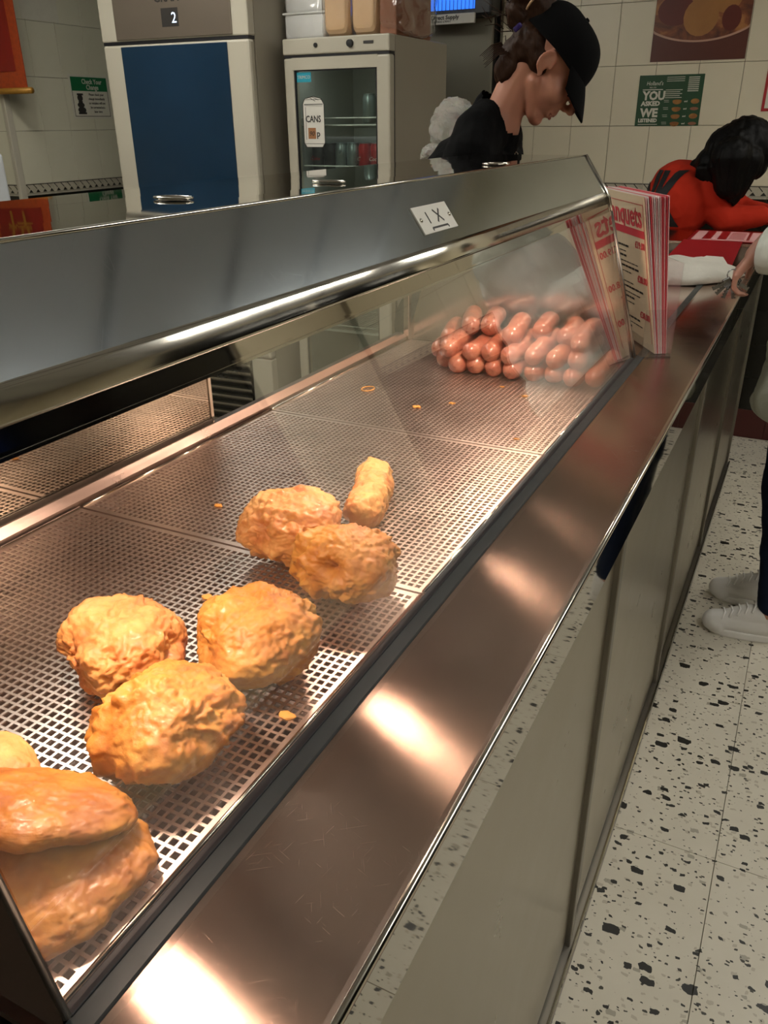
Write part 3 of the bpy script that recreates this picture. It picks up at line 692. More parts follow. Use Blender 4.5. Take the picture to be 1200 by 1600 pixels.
for i, m in enumerate(mats):
    t = .003+th*(i+1)
    obj('menu', sheet(i+1, t, t+th*.7, None, random.uniform(-.002, .002)), m, label='rearmost pale pink menu of the pack, farthest from the front glass' if i == 11 else 'folded takeaway menu in the middle of the pack, only its edge showing', category='menu', group='menus in the clear holder')
fr = frame(P0+un*.003+ux*mw+Vector((0, 0, .004)), -ux, Vector((0, 0, mh))+un*LF)
text('heading', 'Banquets', .066, fr, mw-.018, .268, 'menured', front, 'RIGHT', bold=.0012, sx=.92)
b = B(); rect(b, fr, .008, mw-.008, .246, .262)
for x0, x1 in ((.008, .0092), (mw-.0092, mw-.008)): rect(b, fr, x0, x1, .02, .315)
rect(b, fr, .008, mw-.008, .314, .3152)
obj('rule', b, 'menured', front)
for yy, pr in ((.222, '£19.00'), (.148, '£28.00'), (.068, '£38.00')): text('price', pr, .021, fr, mw-.012, yy, 'menured', front, 'RIGHT', bold=.0004)
b = B(); rnd = random.Random(3)
for k in range(17):
    yy = .216-.0115*k; x_ = .09+rnd.uniform(-.03, .03); end = x_+rnd.uniform(.05, .14)
    if k in (6, 12): continue
    while x_ < end: w_ = rnd.uniform(.008, .022); rect(b, fr, x_, x_+w_, yy, yy+(.0042 if k % 2 == 0 else .002)); x_ += w_+.004
obj('print_lines', b, 'dk', front, kind='stuff')
hd = empty('menu_holder', P0+un*.025, 'clear acrylic holder around the pack of menus', 'holder')
def plate(a, b_, h, th_, n): 
    bb = B(); slab(bb, [a, b_, b_+Vector((0, 0, h)), a+Vector((0, 0, h))], n, th_); bmesh.ops.recalc_face_normals(bb, faces=bb.faces); return bb
PH = Vector((-.290, 1.803, ZT)); q0 = PH; q1 = PH+ux*(mw+.02); dp = .066
obj('front_wall', plate(q0, q1, .045, .002, un), 'acrylic', hd); obj('back_wall', plate(q0+un*dp, q1+un*dp, .20, .002, un), 'acrylic', hd)
obj('side_wall', plate(q0, q0+un*dp, .105, .002, -ux), 'acrylic', hd); obj('side_wall', plate(q1, q1+un*dp, .105, .002, ux), 'acrylic', hd)
b = B(); slab(b, [q0, q1, q1+un*dp, q0+un*dp], (0, 0, 1), .003); obj('base', b, 'acrylic', hd)

# ------------------------------------------------------------------ far end of the counter
lg = empty('return_ledge', (-.40, 3.3, 1.03), 'raised steel ledge across the far end of the worktop', 'ledge')
obj('ledge_top', bx(-.64, -.165, 3.10, 3.49, 1.108, 1.118, .002), 'worktop', lg)
obj('ledge_front', bx(-.64, -.17, 3.11, 3.12, 1.031, 1.108), 'satin', lg)
obj('ledge_back', bx(-.64, -.17, 3.47, 3.48, 1.031, 1.108), 'satin', lg)
for xx in (-.638, -.175): obj('ledge_side', bx(xx, xx+.006, 3.12, 3.47, 1.031, 1.108), 'satin', lg)
# leaflets
lf = empty('open_leaflet', (-.30, 3.25, 1.119), 'red and white printed leaflet lying open on the ledge', 'leaflet')
b = B(); fr = frame((-.40, 3.125, 1.1195), (1, .02, 0), (0, 1, 0)); rect(b, fr, 0, .24, 0, .30, 0, th=.001); obj('page', b, 'redcard', lf)
b = B()
rect(b, fr, .012, .238, .02, .045, .0012); rect(b, fr, .012, .045, .05, .28, .0012); rect(b, fr, .075, .095, .05, .28, .0012); rect(b, fr, .125, .19, .05, .28, .0012); rect(b, fr, .20, .235, .05, .28, .0012)
obj('print_blocks', b, 'menupink', lf)
b = B(); 
for k in range(5): rect(b, fr, .132, .182, .07+.04*k, .085+.04*k, .0018)
obj('print_lines', b, 'pink_ink', lf, kind='stuff')
b = B(); slab(b, [(-.475, 2.99, 1.032), (-.235, 2.99, 1.032), (-.215, 3.099, 1.124), (-.405, 3.099, 1.124)], Vector((0, -.64, .77)), .0015)
tag(obj('red_folder', b, 'redcard'), 'plain dark red folder leaning against the ledge front behind the paper bag', 'folder')
b = B(); fr = frame((-.52, 3.06, 1.040), (1, 0, 0), (0, .3, 1)); 
pts = [fr @ Vector(p) for p in ((0, 0, 0), (.08, 0, 0), (.08, .038, 0), (.03, .038, 0), (.012, .026, 0))]; slab(b, pts, (0, -1, .3), .001)
tag(obj('white_card', b, 'white'), 'small white card with a rounded corner at the foot of the ledge', 'card')
# paper bag
bm = B(); nx, ny = 40, 22
def bagz(u, v):
    e = min(u, 1-u, v, 1-v); return .058*min(1, e*5)**.6*(1-.35*max(0, u-.6)/.4)
grid = {}
for side in (1, -1):
    for i in range(nx+1):
        for j in range(ny+1):
            u, v = i/nx, j/ny
            edge = i in (0, nx) or j in (0, ny)
            if side == -1 and edge: grid[(side, i, j)] = grid[(1, i, j)]; continue
            xx = -.56+.33*u+(.05*v if u > .8 else .05*v*u/.8)-.018*math.sin(u*5)*(1-v); yy = 2.67+.32*v+.13*u*(1-v)*(u > .0)*u
            if u > .75: yy += .25*(u-.75)*(1-v)
            z = ZT+.003+(bagz(u, v) if side == 1 else 0)
            if side == 1: z += .006*noise.noise(Vector((u*7, v*6, 1)))*min(1, min(u, 1-u, v, 1-v)*6)+.005*abs(noise.noise(Vector((u*3+v*4, v*2-u*3, 5))))
            grid[(side, i, j)] = bm.verts.new((xx, yy, max(z, ZT+.001)))
for side in (1, -1):
    for i in range(nx):
        for j in range(ny):
            f = (grid[(side, i, j)], grid[(side, i+1, j)], grid[(side, i+1, j+1)], grid[(side, i, j+1)])
            try: bm.faces.new(f if side == 1 else f[::-1])
            except ValueError: pass
# folded mouth flap
fb = B(); slab(fb, [(-.36, 2.80, ZT+.046), (-.245, 2.90, ZT+.036), (-.222, 2.955, ZT+.020), (-.262, 3.03, ZT+.052), (-.31, 2.98, ZT+.060)], Vector((-.3, -.4, .85)), .0012)
pbag = obj('paper_bag', bm, 'paper', smooth=True, label='crumpled white paper bag lying on the worktop', category='bag')
obj('folded_flap', fb, 'paper', pbag)

# ------------------------------------------------------------------ fridges
def rotz_children(e, ang, piv):
    m = Matrix.Translation(piv) @ Matrix.Rotation(ang, 4, 'Z'); e.matrix_basis = m
def fridge_blue():
    x0, x1, y0, y1, zt = -2.94, -2.19, 3.10, 3.80, 2.06
    e = empty('upright_fridge', (-2.565, 3.1, 0), 'tall cream upright fridge with a dark blue door panel', 'fridge')
    obj('body', bx(x0+.005, x1-.005, y0+.05, y1, .12, zt, .008), 'fside', e)
    for xx in (x0+.08, x1-.08):
        for yy in (y0+.12, y1-.1): obj('foot', lathe(B(), [(.02, 0), (.02, .12)], (xx, yy, 0), 12), 'trim', e)
    h = obj('header', bx(x0, x1, y0, y0+.05, 1.822, zt, .006), 'cream', e)
    obj('control_panel', bx(x0+.085, x1-.075, y0-.006, y0, 1.828, zt-.01, .002), 'head', h)
    fr = frame((x0, y0-.0065, 1.822), (1, 0, 0), (0, 0, 1))
    obj('display', rect(B(), fr, .335, .42, .045, .112, 0), 'dk', h)
    text('digit', '2', .055, fr, .385, .058, 'seg', h, z=.0012); text('logo', 'GRAM', .042, fr, .305, .135, 'dk', h, bold=.001, sx=1.1)
    d = obj('door', bx(x0, x1, y0, y0+.045, .49, 1.812, .012), 'cream', e)
    obj('blue_panel', bx(x0+.10, x1-.105, y0-.004, y0, .54, 1.802, .002), 'blue', d)
    obj('door_gap', bx(x0+.004, x1-.004, y0+.004, y0+.05, 1.811, 1.823), 'seal', e)
    g = obj('lower_grille', bx(x0+.02, x1-.11, y0+.012, y0+.05, .13, .475), 'gasket', e)
    for k in range(8): box(g_b := B(), ((x0+x1)/2-.045, y0+.006, .155+.042*k), (x1-x0-.15, .02, .024), Euler((.5, 0, 0)).to_matrix()); obj('louver_slat', g_b, 'satin', g)
    obj('side_frame', bx(x1-.11, x1, y0, y0+.05, .12, .485, .005), 'cream', e)
    m = Matrix.Translation((-2.565, 3.1, 0)) @ Matrix.Rotation(R(3), 4, 'Z'); e.matrix_basis = m
fridge_blue()
def can(x, y, z, body, label, group, txt=None, lidm='silver'):
    e = empty('drink_can', (x, y, z), label, 'can', group)
    obj('can_body', lathe(B(), [(.022, 0), (.0295, .006), (.0295, .100), (.024, .112), (.025, .115)], (x, y, z), 20), body, e, smooth=True)
    obj('can_lid', lathe(B(), [(.025, .1125), (.0245, .116), (.022, .1135), (0, .1135)], (x, y, z), 20), lidm, e, smooth=True)
    if txt:
        fr = frame((x-.026, y-.0302, z+.045), (1, 0, 0), (0, 0, 1)); text('can_lettering', txt[0], .022, fr, 0, 0, txt[1], e, shear=.3)
def fridge_white():
    x0, x1, y0, y1, zt = -2.135, -1.635, 3.28, 3.86, 1.815
    e = empty('glass_door_fridge', (-1.885, 3.3, 0), 'white glass-door drinks fridge with cans inside', 'fridge')
    c = e
    for nm, a in (('side_panel', bx(x0, x0+.03, y0+.05, y1, .08, zt, .004)), ('side_panel', bx(x1-.03, x1, y0+.05, y1, .08, zt, .006)), ('back_panel', bx(x0+.03, x1-.03, y1-.03, y1-.001, .08, zt-.002)), ('top_panel', bx(x0+.03, x1-.03, y0+.04, y1-.03, zt-.04, zt-.001)), ('bottom_panel', bx(x0+.03, x1-.03, y0+.05, y1-.03, .08, .14))):
        obj(nm, a, 'fside', c)
    obj('liner', bx(x0+.03, x1-.03, y1-.04, y1-.032, .14, zt-.04), 'inner', c)
    for xx in (x0+.031, x1-.034): obj('liner', bx(xx, xx+.003, y0+.06, y1-.04, .14, zt-.04), 'inner', c)
    for xx in (x0+.06, x1-.06):
        for yy in (y0+.1, y1-.07): obj('foot', lathe(B(), [(.018, 0), (.018, .08)], (xx, yy, 0), 12), 'trim', c)
    h = obj('header', bx(x0, x1, y0-.004, y0+.05, 1.755, zt, .006), 'cream', c)
    obj('knob', lathe(B(), [(.015, 0), (.013, .012), (.0, .013)], (x0+.325, y0-.004, 1.787), 16, Euler((PI/2, 0, 0)).to_matrix()), 'black', h)
    obj('lock', lathe(B(), [(.009, 0), (.008, .006), (.0, .006)], (x0+.163, y0-.004, 1.787), 16, Euler((PI/2, 0, 0)).to_matrix()), 'black', h)
    obj('vent_slot', bx(x0+.385, x0+.43, y0-.006, y0-.003, 1.783, 1.793), 'dk', h)
    d = obj('door', bx(x0, x0+.048, y0, y0+.045, .1, 1.745, .008), 'cream', c)
    b = B(); bx(x1-.062, x1, y0, y0+.045, .1, 1.745, .008, b); bx(x0+.04, x1-.055, y0, y0+.045, 1.70, 1.745, 0, b); bx(x0+.04, x1-.055, y0, y0+.045, .1, .16, 0, b)
    obj('door_frame', b, 'cream', d)
    obj('door_gasket', bx(x1-.03, x1-.002, y0+.045, y0+.05, .1, 1.745), 'seal', d)
    obj('pane', bx(x0+.045, x1-.06, y0+.012, y0+.016, .155, 1.705), 'fglass', d)
    b = B()
    for a in ((x0+.048, x0+.054, .16, 1.70), (x1-.066, x1-.061, .16, 1.70)): bx(a[0], a[1], y0+.004, y0+.012, a[2], a[3], 0, b)
    bx(x0+.05, x1-.062, y0+.004, y0+.012, 1.695, 1.70, 0, b); obj('pane_gasket', b, 'seal', d)
    obj('gap_line', bx(x0+.003, x1-.003, y0+.002, y0+.05, 1.745, 1.755), 'seal', c)
    g_ = obj('added_lamp_strip', bx(x0+.06, x1-.06, y0+.055, y0+.075, 1.745, 1.757, .002), 'white', c)  # strip and fill light added to brighten the cans; no known source
    l = bpy.data.lights.new('added_fridge_fill', 'AREA'); l.shape = 'RECTANGLE'; l.size = .36; l.size_y = .02; l.energy = .30; l.color = (1, 1, .94)
    o = bpy.data.objects.new('added_fridge_fill', l); COL.objects.link(o); o.matrix_basis = Matrix.Translation((-1.885, y0+.066, 1.742)) @ Matrix.Rotation(R(12), 4, 'X'); attach(o, e)
    # shelves of wire
    for zz in (1.49, 1.30, .95, .60, .30):
        b = B()
        for yy in (y0+.07, y0+.09, y1-.06): tube(b, [(x0+.035, yy, zz), (x1-.035, yy, zz)], .0035 if yy < y0+.1 else .003, 6)
        tube(b, [(x0+.035, y0+.07, zz+.028), (x1-.035, y0+.07, zz+.028)], .003, 6)
        for k in range(22): tube(b, [(x0+.04+.02*k, y0+.07, zz+.002), (x0+.04+.02*k, y1-.06, zz+.002)], .0013, 4)
        for xx in (x0+.035, x1-.035): tube(b, [(xx, y0+.07, zz), (xx, y1-.06, zz)], .003, 6)
        obj('wire_shelf', b, 'wire', c)
    # stickers on the pane
    fr = frame((x0+.045, y0+.0115, 1.635), (1, 0, 0), (0, 0, 1))
    s = obj('teal_sticker', rect(B(), frame((x0, y0+.0115, 0), (1, 0, 0), (0, 0, 1)), .055, .125, 1.655, 1.692, 0), 'teal', d)
    text('sticker_lettering', 'TRIMCO', .017, frame((x0+.058, y0+.0105, 1.668), (1, 0, 0), (0, 0, 1)), 0, 0, 'pwhite', s)
    fr = frame((x0+.079, y0+.0115, 1.405), (1, 0, 0), (0, 0, 1)); w, hh = .104, .196
    b = B(); pts = [(0, .018), (.012, 0), (w-.012, 0), (w, .018), (w, hh-.03), (w-.014, hh-.008), (w*.5, hh), (.010, hh-.008), (0, hh-.028)]
    slab(b, [fr @ Vector((p[0], p[1], 0)) for p in pts], fr.to_3x3() @ Vector((0, 0, 1)), .0008); s = obj('can_sticker', b, 'white', d, label='white sticker shaped like a drinks can')
    b = B()
    def ln(p, q_, wd=.0014):
        p = Vector(p); q_ = Vector(q_); dd = (q_-p).normalized(); nn = Vector((-dd.y, dd.x))*wd
        slab(b, [fr @ Vector((k.x, k.y, .001)) for k in (p+nn, p-nn, q_-nn, q_+nn)], fr.to_3x3() @ Vector((0, 0, 1)), .0003)
    for a, c2 in zip(pts, pts[1:]+pts[:1]): ln(a, c2)
    ln((.006, hh-.03), (w-.006, hh-.03)); ln((.008, hh-.034), (w-.008, hh-.036), .0006); ln((.01, hh-.012), (w-.012, hh-.012), .0008); ln((.006, .014), (w-.006, .014), .0008); ln((.012, .03), (.012, hh-.04), .0009); ln((w*.35, hh-.006), (w*.6, hh-.018), .001); ln((w*.4, hh+.0), (w*.75, hh-.014), .001)
    obj('sticker_outline', b, 'dk', s)
    text('sticker_lettering', 'CANS', .036, fr, .012, .098, 'dk', s, z=.0014, sx=.80, bold=.0006); text('sticker_lettering', 'p', .036, fr, .064, .042, 'dk', s, z=.0014, bold=.0006)
    pz = obj('price_patch', rect(B(), fr, .022, .060, .033, .076, .0012), 'tan_label', s); text('sticker_lettering', '90', .026, fr, .027, .045, 'dk', s, z=.002, shear=.2)
    for i, (m, tx, lb) in enumerate((('dark_can', ('Coke', 'pink_ink'), 'dark silver can nearest the fridge hinge, red script on it'), ('dark_can', ('Pepsi', 'dk'), 'second dark silver can on the can shelf, black script on it'), ('silver', None, 'plain silver can left of the other plain silver one'), ('silver', None, 'plain silver can touching the red ones'), ('cola', ('C', 'pwhite'), 'first red can, next to the silver cans'), ('cola', ('Coca-', 'pwhite'), 'middle red can in the drinks fridge'), ('cola', ('Cola', 'pwhite'), 'red can nearest the fridge door edge'))):
        x = x0+.080+i*.0590
        can(x, y0+.125, 1.305, m, lb, 'cans on the lower shelf of the drinks fridge', tx)
        if i < 6: can(x+.012, y0+.195, 1.305, m, 'can in the second rank behind the front cans', 'cans in the second rank of the drinks fridge')
    can(x0+.30, y0+.20, 1.496, 'silver', 'single silver can standing alone on the upper fridge shelf', None)
    for i in range(3): can(x0+.30+.07*i, y0+.15, .305, 'dark_can', 'dark can on the lowest shelf of the drinks fridge', 'cans on the lowest fridge shelf')
    m = Matrix.Translation((-1.885, 3.3, 0)); e.matrix_basis = m
fridge_white()
# foam boxes and trays wrapped in plastic on the fridge
ZF = 1.816
def foam_box(x, y, w, d, h, m, label, name='foam_box'):
    e = empty(name, (x, y, ZF), label, 'food box')
    b = B(); box(b, (x, y, ZF+h*.27), (w, d, h*.5), None, 0, .012); obj('base_half', b, m, e, smooth=True)
    b = B(); box(b, (x, y, ZF+h*.76), (w*.98, d*.98, h*.46), None, 0, .016); obj('lid_half', b, m, e, smooth=True)
    b = B(); box(b, (x, y, ZF+h*.52), (w*1.05, d*1.05, .008), None, 0, .003); obj('rim', b, m, e)
    b = B(); bmesh.ops.create_icosphere(b, subdivisions=4, radius=1)
    for v in b.verts:
        s = v.co; k = 1/max(abs(s.x)**6+abs(s.y)**6+abs(s.z)**6, 1e-9)**(1/6)
        v.co = Vector((x+s.x*k*w*.54, y+s.y*k*d*.54, max(ZF+.001, ZF+h*.5+s.z*k*h*.56)))+s*.012*noise.noise(s*5)
    for v in b.verts: v.co.z = max(v.co.z, ZF+.001)
    obj('plastic_wrap', b, 'wrap', e, smooth=True)
foam_box(-2.085, 3.50, .20, .24, .19, 'foam', 'white foam food box in clear wrap, at the hinge end of the fridge top')
def foam_stack(x, label):
    e = empty('foam_tray', (x, 3.45, ZF), label, 'food tray')
    b = B(); prof = [(-.055, .01), (-.05, 0), (.05, 0), (.055, .01), (.06, .2), (-.06, .2)]
    n = 14; rings = []
    for k, (s, yy) in enumerate(((1, 3.405), (1.04, 3.400), (1.03, 3.394), (.93, 3.372), (.80, 3.362), (.70, 3.360))):
        ring = []
        for q in range(28):
            a = 2*PI*q/28; cx = abs(math.cos(a))**.35*math.copysign(1, math.cos(a)); cz = abs(math.sin(a))**.35*math.copysign(1, math.sin(a))
            ring.append(b.verts.new((x+.058*s*cx, yy, ZF+.113+.105*s*cz)))
        rings.append(ring)
    for A, C in zip(rings, rings[1:]):
        for q in range(28): b.faces.new((A[q], A[(q+1) % 28], C[(q+1) % 28], C[q]))
    b.faces.new(rings[-1]); bmesh.ops.recalc_face_normals(b, faces=b.faces)
    obj('tray_dish', b, 'tan', e, smooth=False)
    b = B(); box(b, (x, 3.47, ZF+.113), (.112, .12, .205), None, 0, .012); obj('tray_stack', b, 'tan', e)
    b = B(); box(b, (x, 3.45, ZF+.115), (.125, .2, .222), None, 0, .02)
    bmesh.ops.subdivide_edges(b, edges=b.edges, cuts=3, use_grid_fill=True)
    for v in b.verts: v.co += Vector((1, 1, 1))*.008*noise.noise(v.co*25)
    for v in b.verts: v.co.z = max(v.co.z, ZF+.001)
    obj('plastic_wrap', b, 'wrap', e, smooth=True)
foam_stack(-1.925, 'tan foam tray pack standing next to the white foam box')
foam_stack(-1.795, 'tan foam tray pack standing next to the brown carton')
e = empty('wrapped_carton', (-1.60, 3.55, ZF), 'brown carton in shiny plastic at the end of the fridge top', 'carton')
obj('carton', bx(-1.72, -1.645, 3.36, 3.7, ZF, ZF+.20, .006), 'brown', e)
b = B(); bmesh.ops.create_icosphere(b, subdivisions=4, radius=1)
for v in b.verts:
    s = v.co.copy(); k = 1/max(abs(s.x)**5+abs(s.y)**5+abs(s.z)**5, 1e-9)**.2
    v.co = Vector((-1.672+s.x*k*.062, 3.53+s.y*k*.19, ZF+.12+s.z*k*.118))+s*.02*noise.noise(s*4+Vector((3, 0, 0)))
    v.co.z = max(v.co.z, ZF+.001)
obj('plastic_wrap', b, 'wrap', e, smooth=True)

# rack with plastic bags beside the drinks fridge
rk = empty('storage_rack', (-1.27, 3.0, 0), 'low steel rack beside the drinks fridge, hidden below the bags', 'rack')
for zz in (.3, .8, 1.345): obj('shelf', bx(-1.42, -1.10, 2.85, 3.15, zz, zz+.015, .002), 'satin', rk)
for xx in (-1.41, -1.11):
    for yy in (2.86, 3.14): obj('upright', bx(xx-.008, xx+.008, yy-.008, yy+.008, 0, 1.36), 'satin', rk)
def lump(name, c, r, seed, mat, label, amp=.2, parent=None):
    b = B(); bmesh.ops.create_icosphere(b, subdivisions=5, radius=1)
    for v in b.verts:
        s = v.co.copy(); k = 1+amp*(noise.fractal(s*1.8+Vector((seed, 0, 0)), 1, 2, 3))+amp*.4*abs(noise.noise(s*6+Vector((0, seed, 0))))
        v.co = Vector((c[0]+s.x*r[0]*k, c[1]+s.y*r[1]*k, c[2]+s.z*r[2]*k))
    lo = c[2]-r[2]
    for v in b.verts: v.co.z = max(v.co.z, lo)
    return obj(name, b, mat, smooth=True, label=label, category='bag')
lump('plastic_bag', (-1.225, 2.98, 1.485), (.085, .07, .085), 4, 'bag', 'crumpled translucent white plastic bag beside the drinks fridge', .22)
lump('bread_bag', (-1.285, 2.95, 1.395), (.055, .05, .034), 9, 'bag', 'small pale bag tucked under the white plastic bag', .2)
b = B(); box(b, (-1.20, 2.93, 1.395), (.05, .03, .02), Euler((.2, .3, .2)).to_matrix(), 0, .004); tag(obj('red_packet', b, 'cola'), 'small red packet under the white plastic bag', 'packet')

# insect killer on the grey wall
ik = empty('insect_killer', (-1.76, 4.3, 1.9), 'blue glowing insect killer on the grey wall', 'insect killer')
obj('housing', bx(-1.95, -1.565, 4.22, 4.348, 1.955, 2.22, .012), 'black', ik)
obj('glow_panel', bx(-1.88, -1.65, 4.213, 4.221, 1.985, 2.2), 'uv', ik)
b = B()
for k in range(12): tube(b, [(-1.875+.02*k, 4.208, 1.975), (-1.875+.02*k, 4.208, 2.21)], .0015, 5)
obj('guard_wires', b, 'black', ik)
b = B()
for k in range(7): bx(-1.945, -1.893, 4.214, 4.22, 1.99+.03*k, 2.004+.03*k, 0, b)
obj('side_vents', b, 'white', ik)
p = obj('label_strip', bx(-1.945, -1.645, 4.205, 4.222, 1.925, 1.968, .002), 'white', ik)
fr = frame((-1.87, 4.2045, 1.946), (1, 0, 0), (0, 0, 1)); text('label_lettering', 'Direct Supply', .024, fr, 0, 0, 'dk', p, bold=.0006, sx=1.1); text('label_lettering', 'TEL: 0800 678901', .013, fr, 0, -.014, 'dk', p, sx=1.1)

# ------------------------------------------------------------------ prints on the walls
YP = Y_FAR-.0095
# green poster
fr = frame((-.875, YP, 1.473), (1, 0, 0), (0, 0, 1)); w, h = .29, .214
ps = obj('poster', rect(B(), fr, 0, w, 0, h, 0, th=.0008), 'green', label='green poster with bold white lettering and food pictures', category='poster')
text('headline', 'YOU', .050, fr, .024, .112, 'pwhite', ps, z=.001, bold=.0022, sx=.95); text('headline', 'ASKED', .026, fr, .020, .087, 'pwhite', ps, z=.001, bold=.0014, sx=1.08)
text('headline', 'WE', .050, fr, .021, .040, 'pwhite', ps, z=.001, bold=.0022, sx=1.02); text('headline', 'LISTENED', .021, fr, .014, .017, 'pwhite', ps, z=.001, bold=.0011, sx=.95)
text('headline', "Holland's", .024, fr, .034, .172, 'pwhite', ps, z=.001, shear=.2, sx=.85); text('headline', 'PIES LTD', .008, fr, .05, .160, 'pwhite', ps, z=.001)
b = B(); rect(b, fr, .020, .112, .152, .1555, .001); rect(b, fr, .014, .104, .006, .0085, .001)
for k in range(5): rect(b, fr, .125, .20-.01*(k % 2), .150-.008*k, .1525-.008*k, .001)
for k in range(3): rect(b, fr, .125, .205, .203-.008*k, .205-.008*k, .001)
for k in range(8): rect(b, fr, .222, .27+.006*((k*3) % 3), .200-.008*k, .2035-.008*k, .001)
for k in range(4): rect(b, fr, .122, .145, .108-.031*k, .1095-.031*k, .001); rect(b, fr, .124, .146, .101-.031*k, .1025-.031*k, .001)
obj('print_lines', b, 'pwhite', ps, kind='stuff')
for k in range(4):
    b = B(); disc(b, fr, .182, .103-.031*k, .020, .012, .001, 14, a0=PI, a1=2*PI); disc(b, fr, .182, .105-.031*k, .021, .006, .0015, 14); obj('pie_picture', b, M['batter3'], ps)
    b = B(); disc(b, fr, .262, .103-.031*k, .019, .011 if k % 2 == 0 else .007, .001, 14); obj('pie_picture', b, M['brown'] if k % 2 else M['batter3'], ps)
    text('word', 'and', .010, fr, .214, .100-.031*k, 'pwhite', ps, z=.001, bold=.0003)
# big food poster
def food_print():
    m = NT('food_photo'); n = m.noise(9, 5, .55, m.co(), .8); m.set(Base_Color=m.ramp(n, [(.35, srgb('4a1f12')), (.5, srgb('7c4424')), (.62, srgb('a8713c')), (.72, srgb('7a4426'))]), Roughness=.35); return m.m
M['food'] = food_print(); M['foodbg'] = plain('food_bg', '54261a', .35, var=.2, nscale=6); M['bowlrim'] = plain('bowl_rim', 'b58e78', .35); M['potato'] = plain('potato_print', '9c6a34', .35, var=.25, nscale=14); M['sauce'] = plain('sauce_print', '5c1d10', .35, var=.2, nscale=10)
fr = frame((-.838, YP, 1.741), (1, 0, 0), (0, 0, 1)); w, h = .41, .60
pf_ = obj('food_poster', rect(B(), fr, 0, w, 0, h, 0, th=.0008), 'foodbg', label='large brown poster of a bowl of food, cut off by the frame', category='poster')
def clipx(v, lo, hi): return max(lo, min(hi, v))
def arcband(b, cx, cy, r0_, r1_, z):
    pts = []
    n = 30; a0, a1 = -PI*.82, -PI*.18
    def P_(r, a): return (clipx(cx+r*1.05*math.cos(a), .001, w-.001), cy+r*.62*math.sin(a))
    pts = [P_(r0_, a0+(a1-a0)*k/n) for k in range(n+1)]+[P_(r1_, a1-(a1-a0)*k/n) for k in range(n+1)]
    slab(b, [fr @ Vector((p[0], p[1], z)) for p in pts], fr.to_3x3() @ Vector((0, 0, 1)), .0003)
b = B(); slab(b, [fr @ Vector((clipx(.2+.30*math.cos(a), .001, w-.001), .26+.185*math.sin(a) if math.sin(a) < 0 else .26+.33*math.sin(a), .001)) for a in [2*PI*k/40 for k in range(40)]], fr.to_3x3() @ Vector((0, 0, 1)), .0003); obj('printed_food', b, 'food', pf_)
b = B(); arcband(b, .2, .26, .290, .302, .0014); obj('printed_rim', b, 'bowlrim', pf_)
for cx, cy, rx, ry, m in ((.20, .17, .075, .075, 'potato'), (.09, .20, .08, .06, 'sauce'), (.18, .30, .10, .05, 'potato'), (.30, .26, .07, .08, 'potato'), (.33, .16, .04, .05, 'sauce'), (.1, .30, .05, .04, 'potato')):
    obj('printed_food', disc(B(), fr, cx, cy, rx, ry, .0016+.0002*cx, 18), m, pf_)
# red-edged poster at the frame's edge
fr = frame((-.325, YP, 1.53), (1, 0, 0), (0, 0, 1)); rp = obj('poster', rect(B(), fr, 0, .2, 0, .28, 0, th=.0008), 'pink_ink', label='red-edged poster at the far right of the tiled wall', category='poster')
obj('inner_page', rect(B(), fr, .012, .188, .012, .268, .001), 'pwhite', rp)
# check your change
fr = frame((-3.791, 3.676, 1.531), (0, 1, 0), (0, 0, 1)); w, h = .295, .221
sg = obj('sign', rect(B(), fr, 0, w, 0, h, 0, th=.0012), 'pwhite', label='white and green notice on the tiled wall by the blue fridge', category='sign')
obj('green_band', rect(B(), fr, .013, w-.013, .140, h-.012, .0014), 'sgreen', sg)
b = B()
for a in ((.013, .016, .012, .14), (w-.016, w-.013, .012, .14), (.013, w-.013, .012, .015)): rect(b, fr, a[0], a[1], a[2], a[3], .0014)
obj('border_line', b, 'dk', sg)
text('lettering', 'Check Your', .034, fr, w/2+.02, .176, 'pwhite', sg, 'CENTER', z=.002, bold=.0006, sx=.9); text('lettering', 'Change', .034, fr, w/2+.02, .148, 'pwhite', sg, 'CENTER', z=.002, bold=.0006, sx=.9)
for k, t in enumerate(('Please check your', 'change immediately', 'as mistakes will not', 'be corrected at a', 'later time')): text('lettering', t, .0165, fr, .19, .118-.0215*k, 'dk', sg, 'CENTER', z=.0016, bold=.0003, sx=.95)
b = B(); disc(b, fr, .065, .105, .020, .018, .0014, 14); disc(b, fr, .065, .070, .026, .014, .0016, 14); disc(b, fr, .068, .045, .030, .016, .0018, 14); rect(b, fr, .045, .09, .118, .128, .0014); rect(b, fr, .04, .10, .024, .034, .0014); rect(b, fr, .05, .08, .082, .09, .002)
obj('till_drawing', b, 'dk', sg)
b = B(); fr = frame((-3.791, 3.43, 1.99), (0, 1, 0), (0, 0, 1)); rect(b, fr, 0, .245, 0, .30, 0, th=.001); tag(obj('wall_paper_sheet', b, 'pwhite'), 'plain white sheet fixed high on the wall above the notice', 'paper')
# scroll
sc = empty('wall_scroll', (-3.7, 3.17, 1.62), 'red and gold hanging scroll at the corner of the tiled wall', 'scroll')
obj('cloth', bx(-4.02, -3.575, 3.195, 3.2, 1.66, 2.58), 'scroll2', sc); obj('centre_panel', bx(-3.96, -3.63, 3.191, 3.196, 1.74, 2.5), 'scroll', sc)
obj('roller', tube(B(), [(-4.05, 3.195, 1.655), (-3.545, 3.195, 1.655)], .014, 12), 'foil', sc, smooth=True)
fr = frame((-3.80, 3.190, 1.80), (1, 0, 0), (0, 0, 1)); 
for k, g in enumerate('祥吉大'): text('gold_character', g, .2, fr, 0, .02+.24*k, 'foil', sc, 'CENTER', bold=.001)
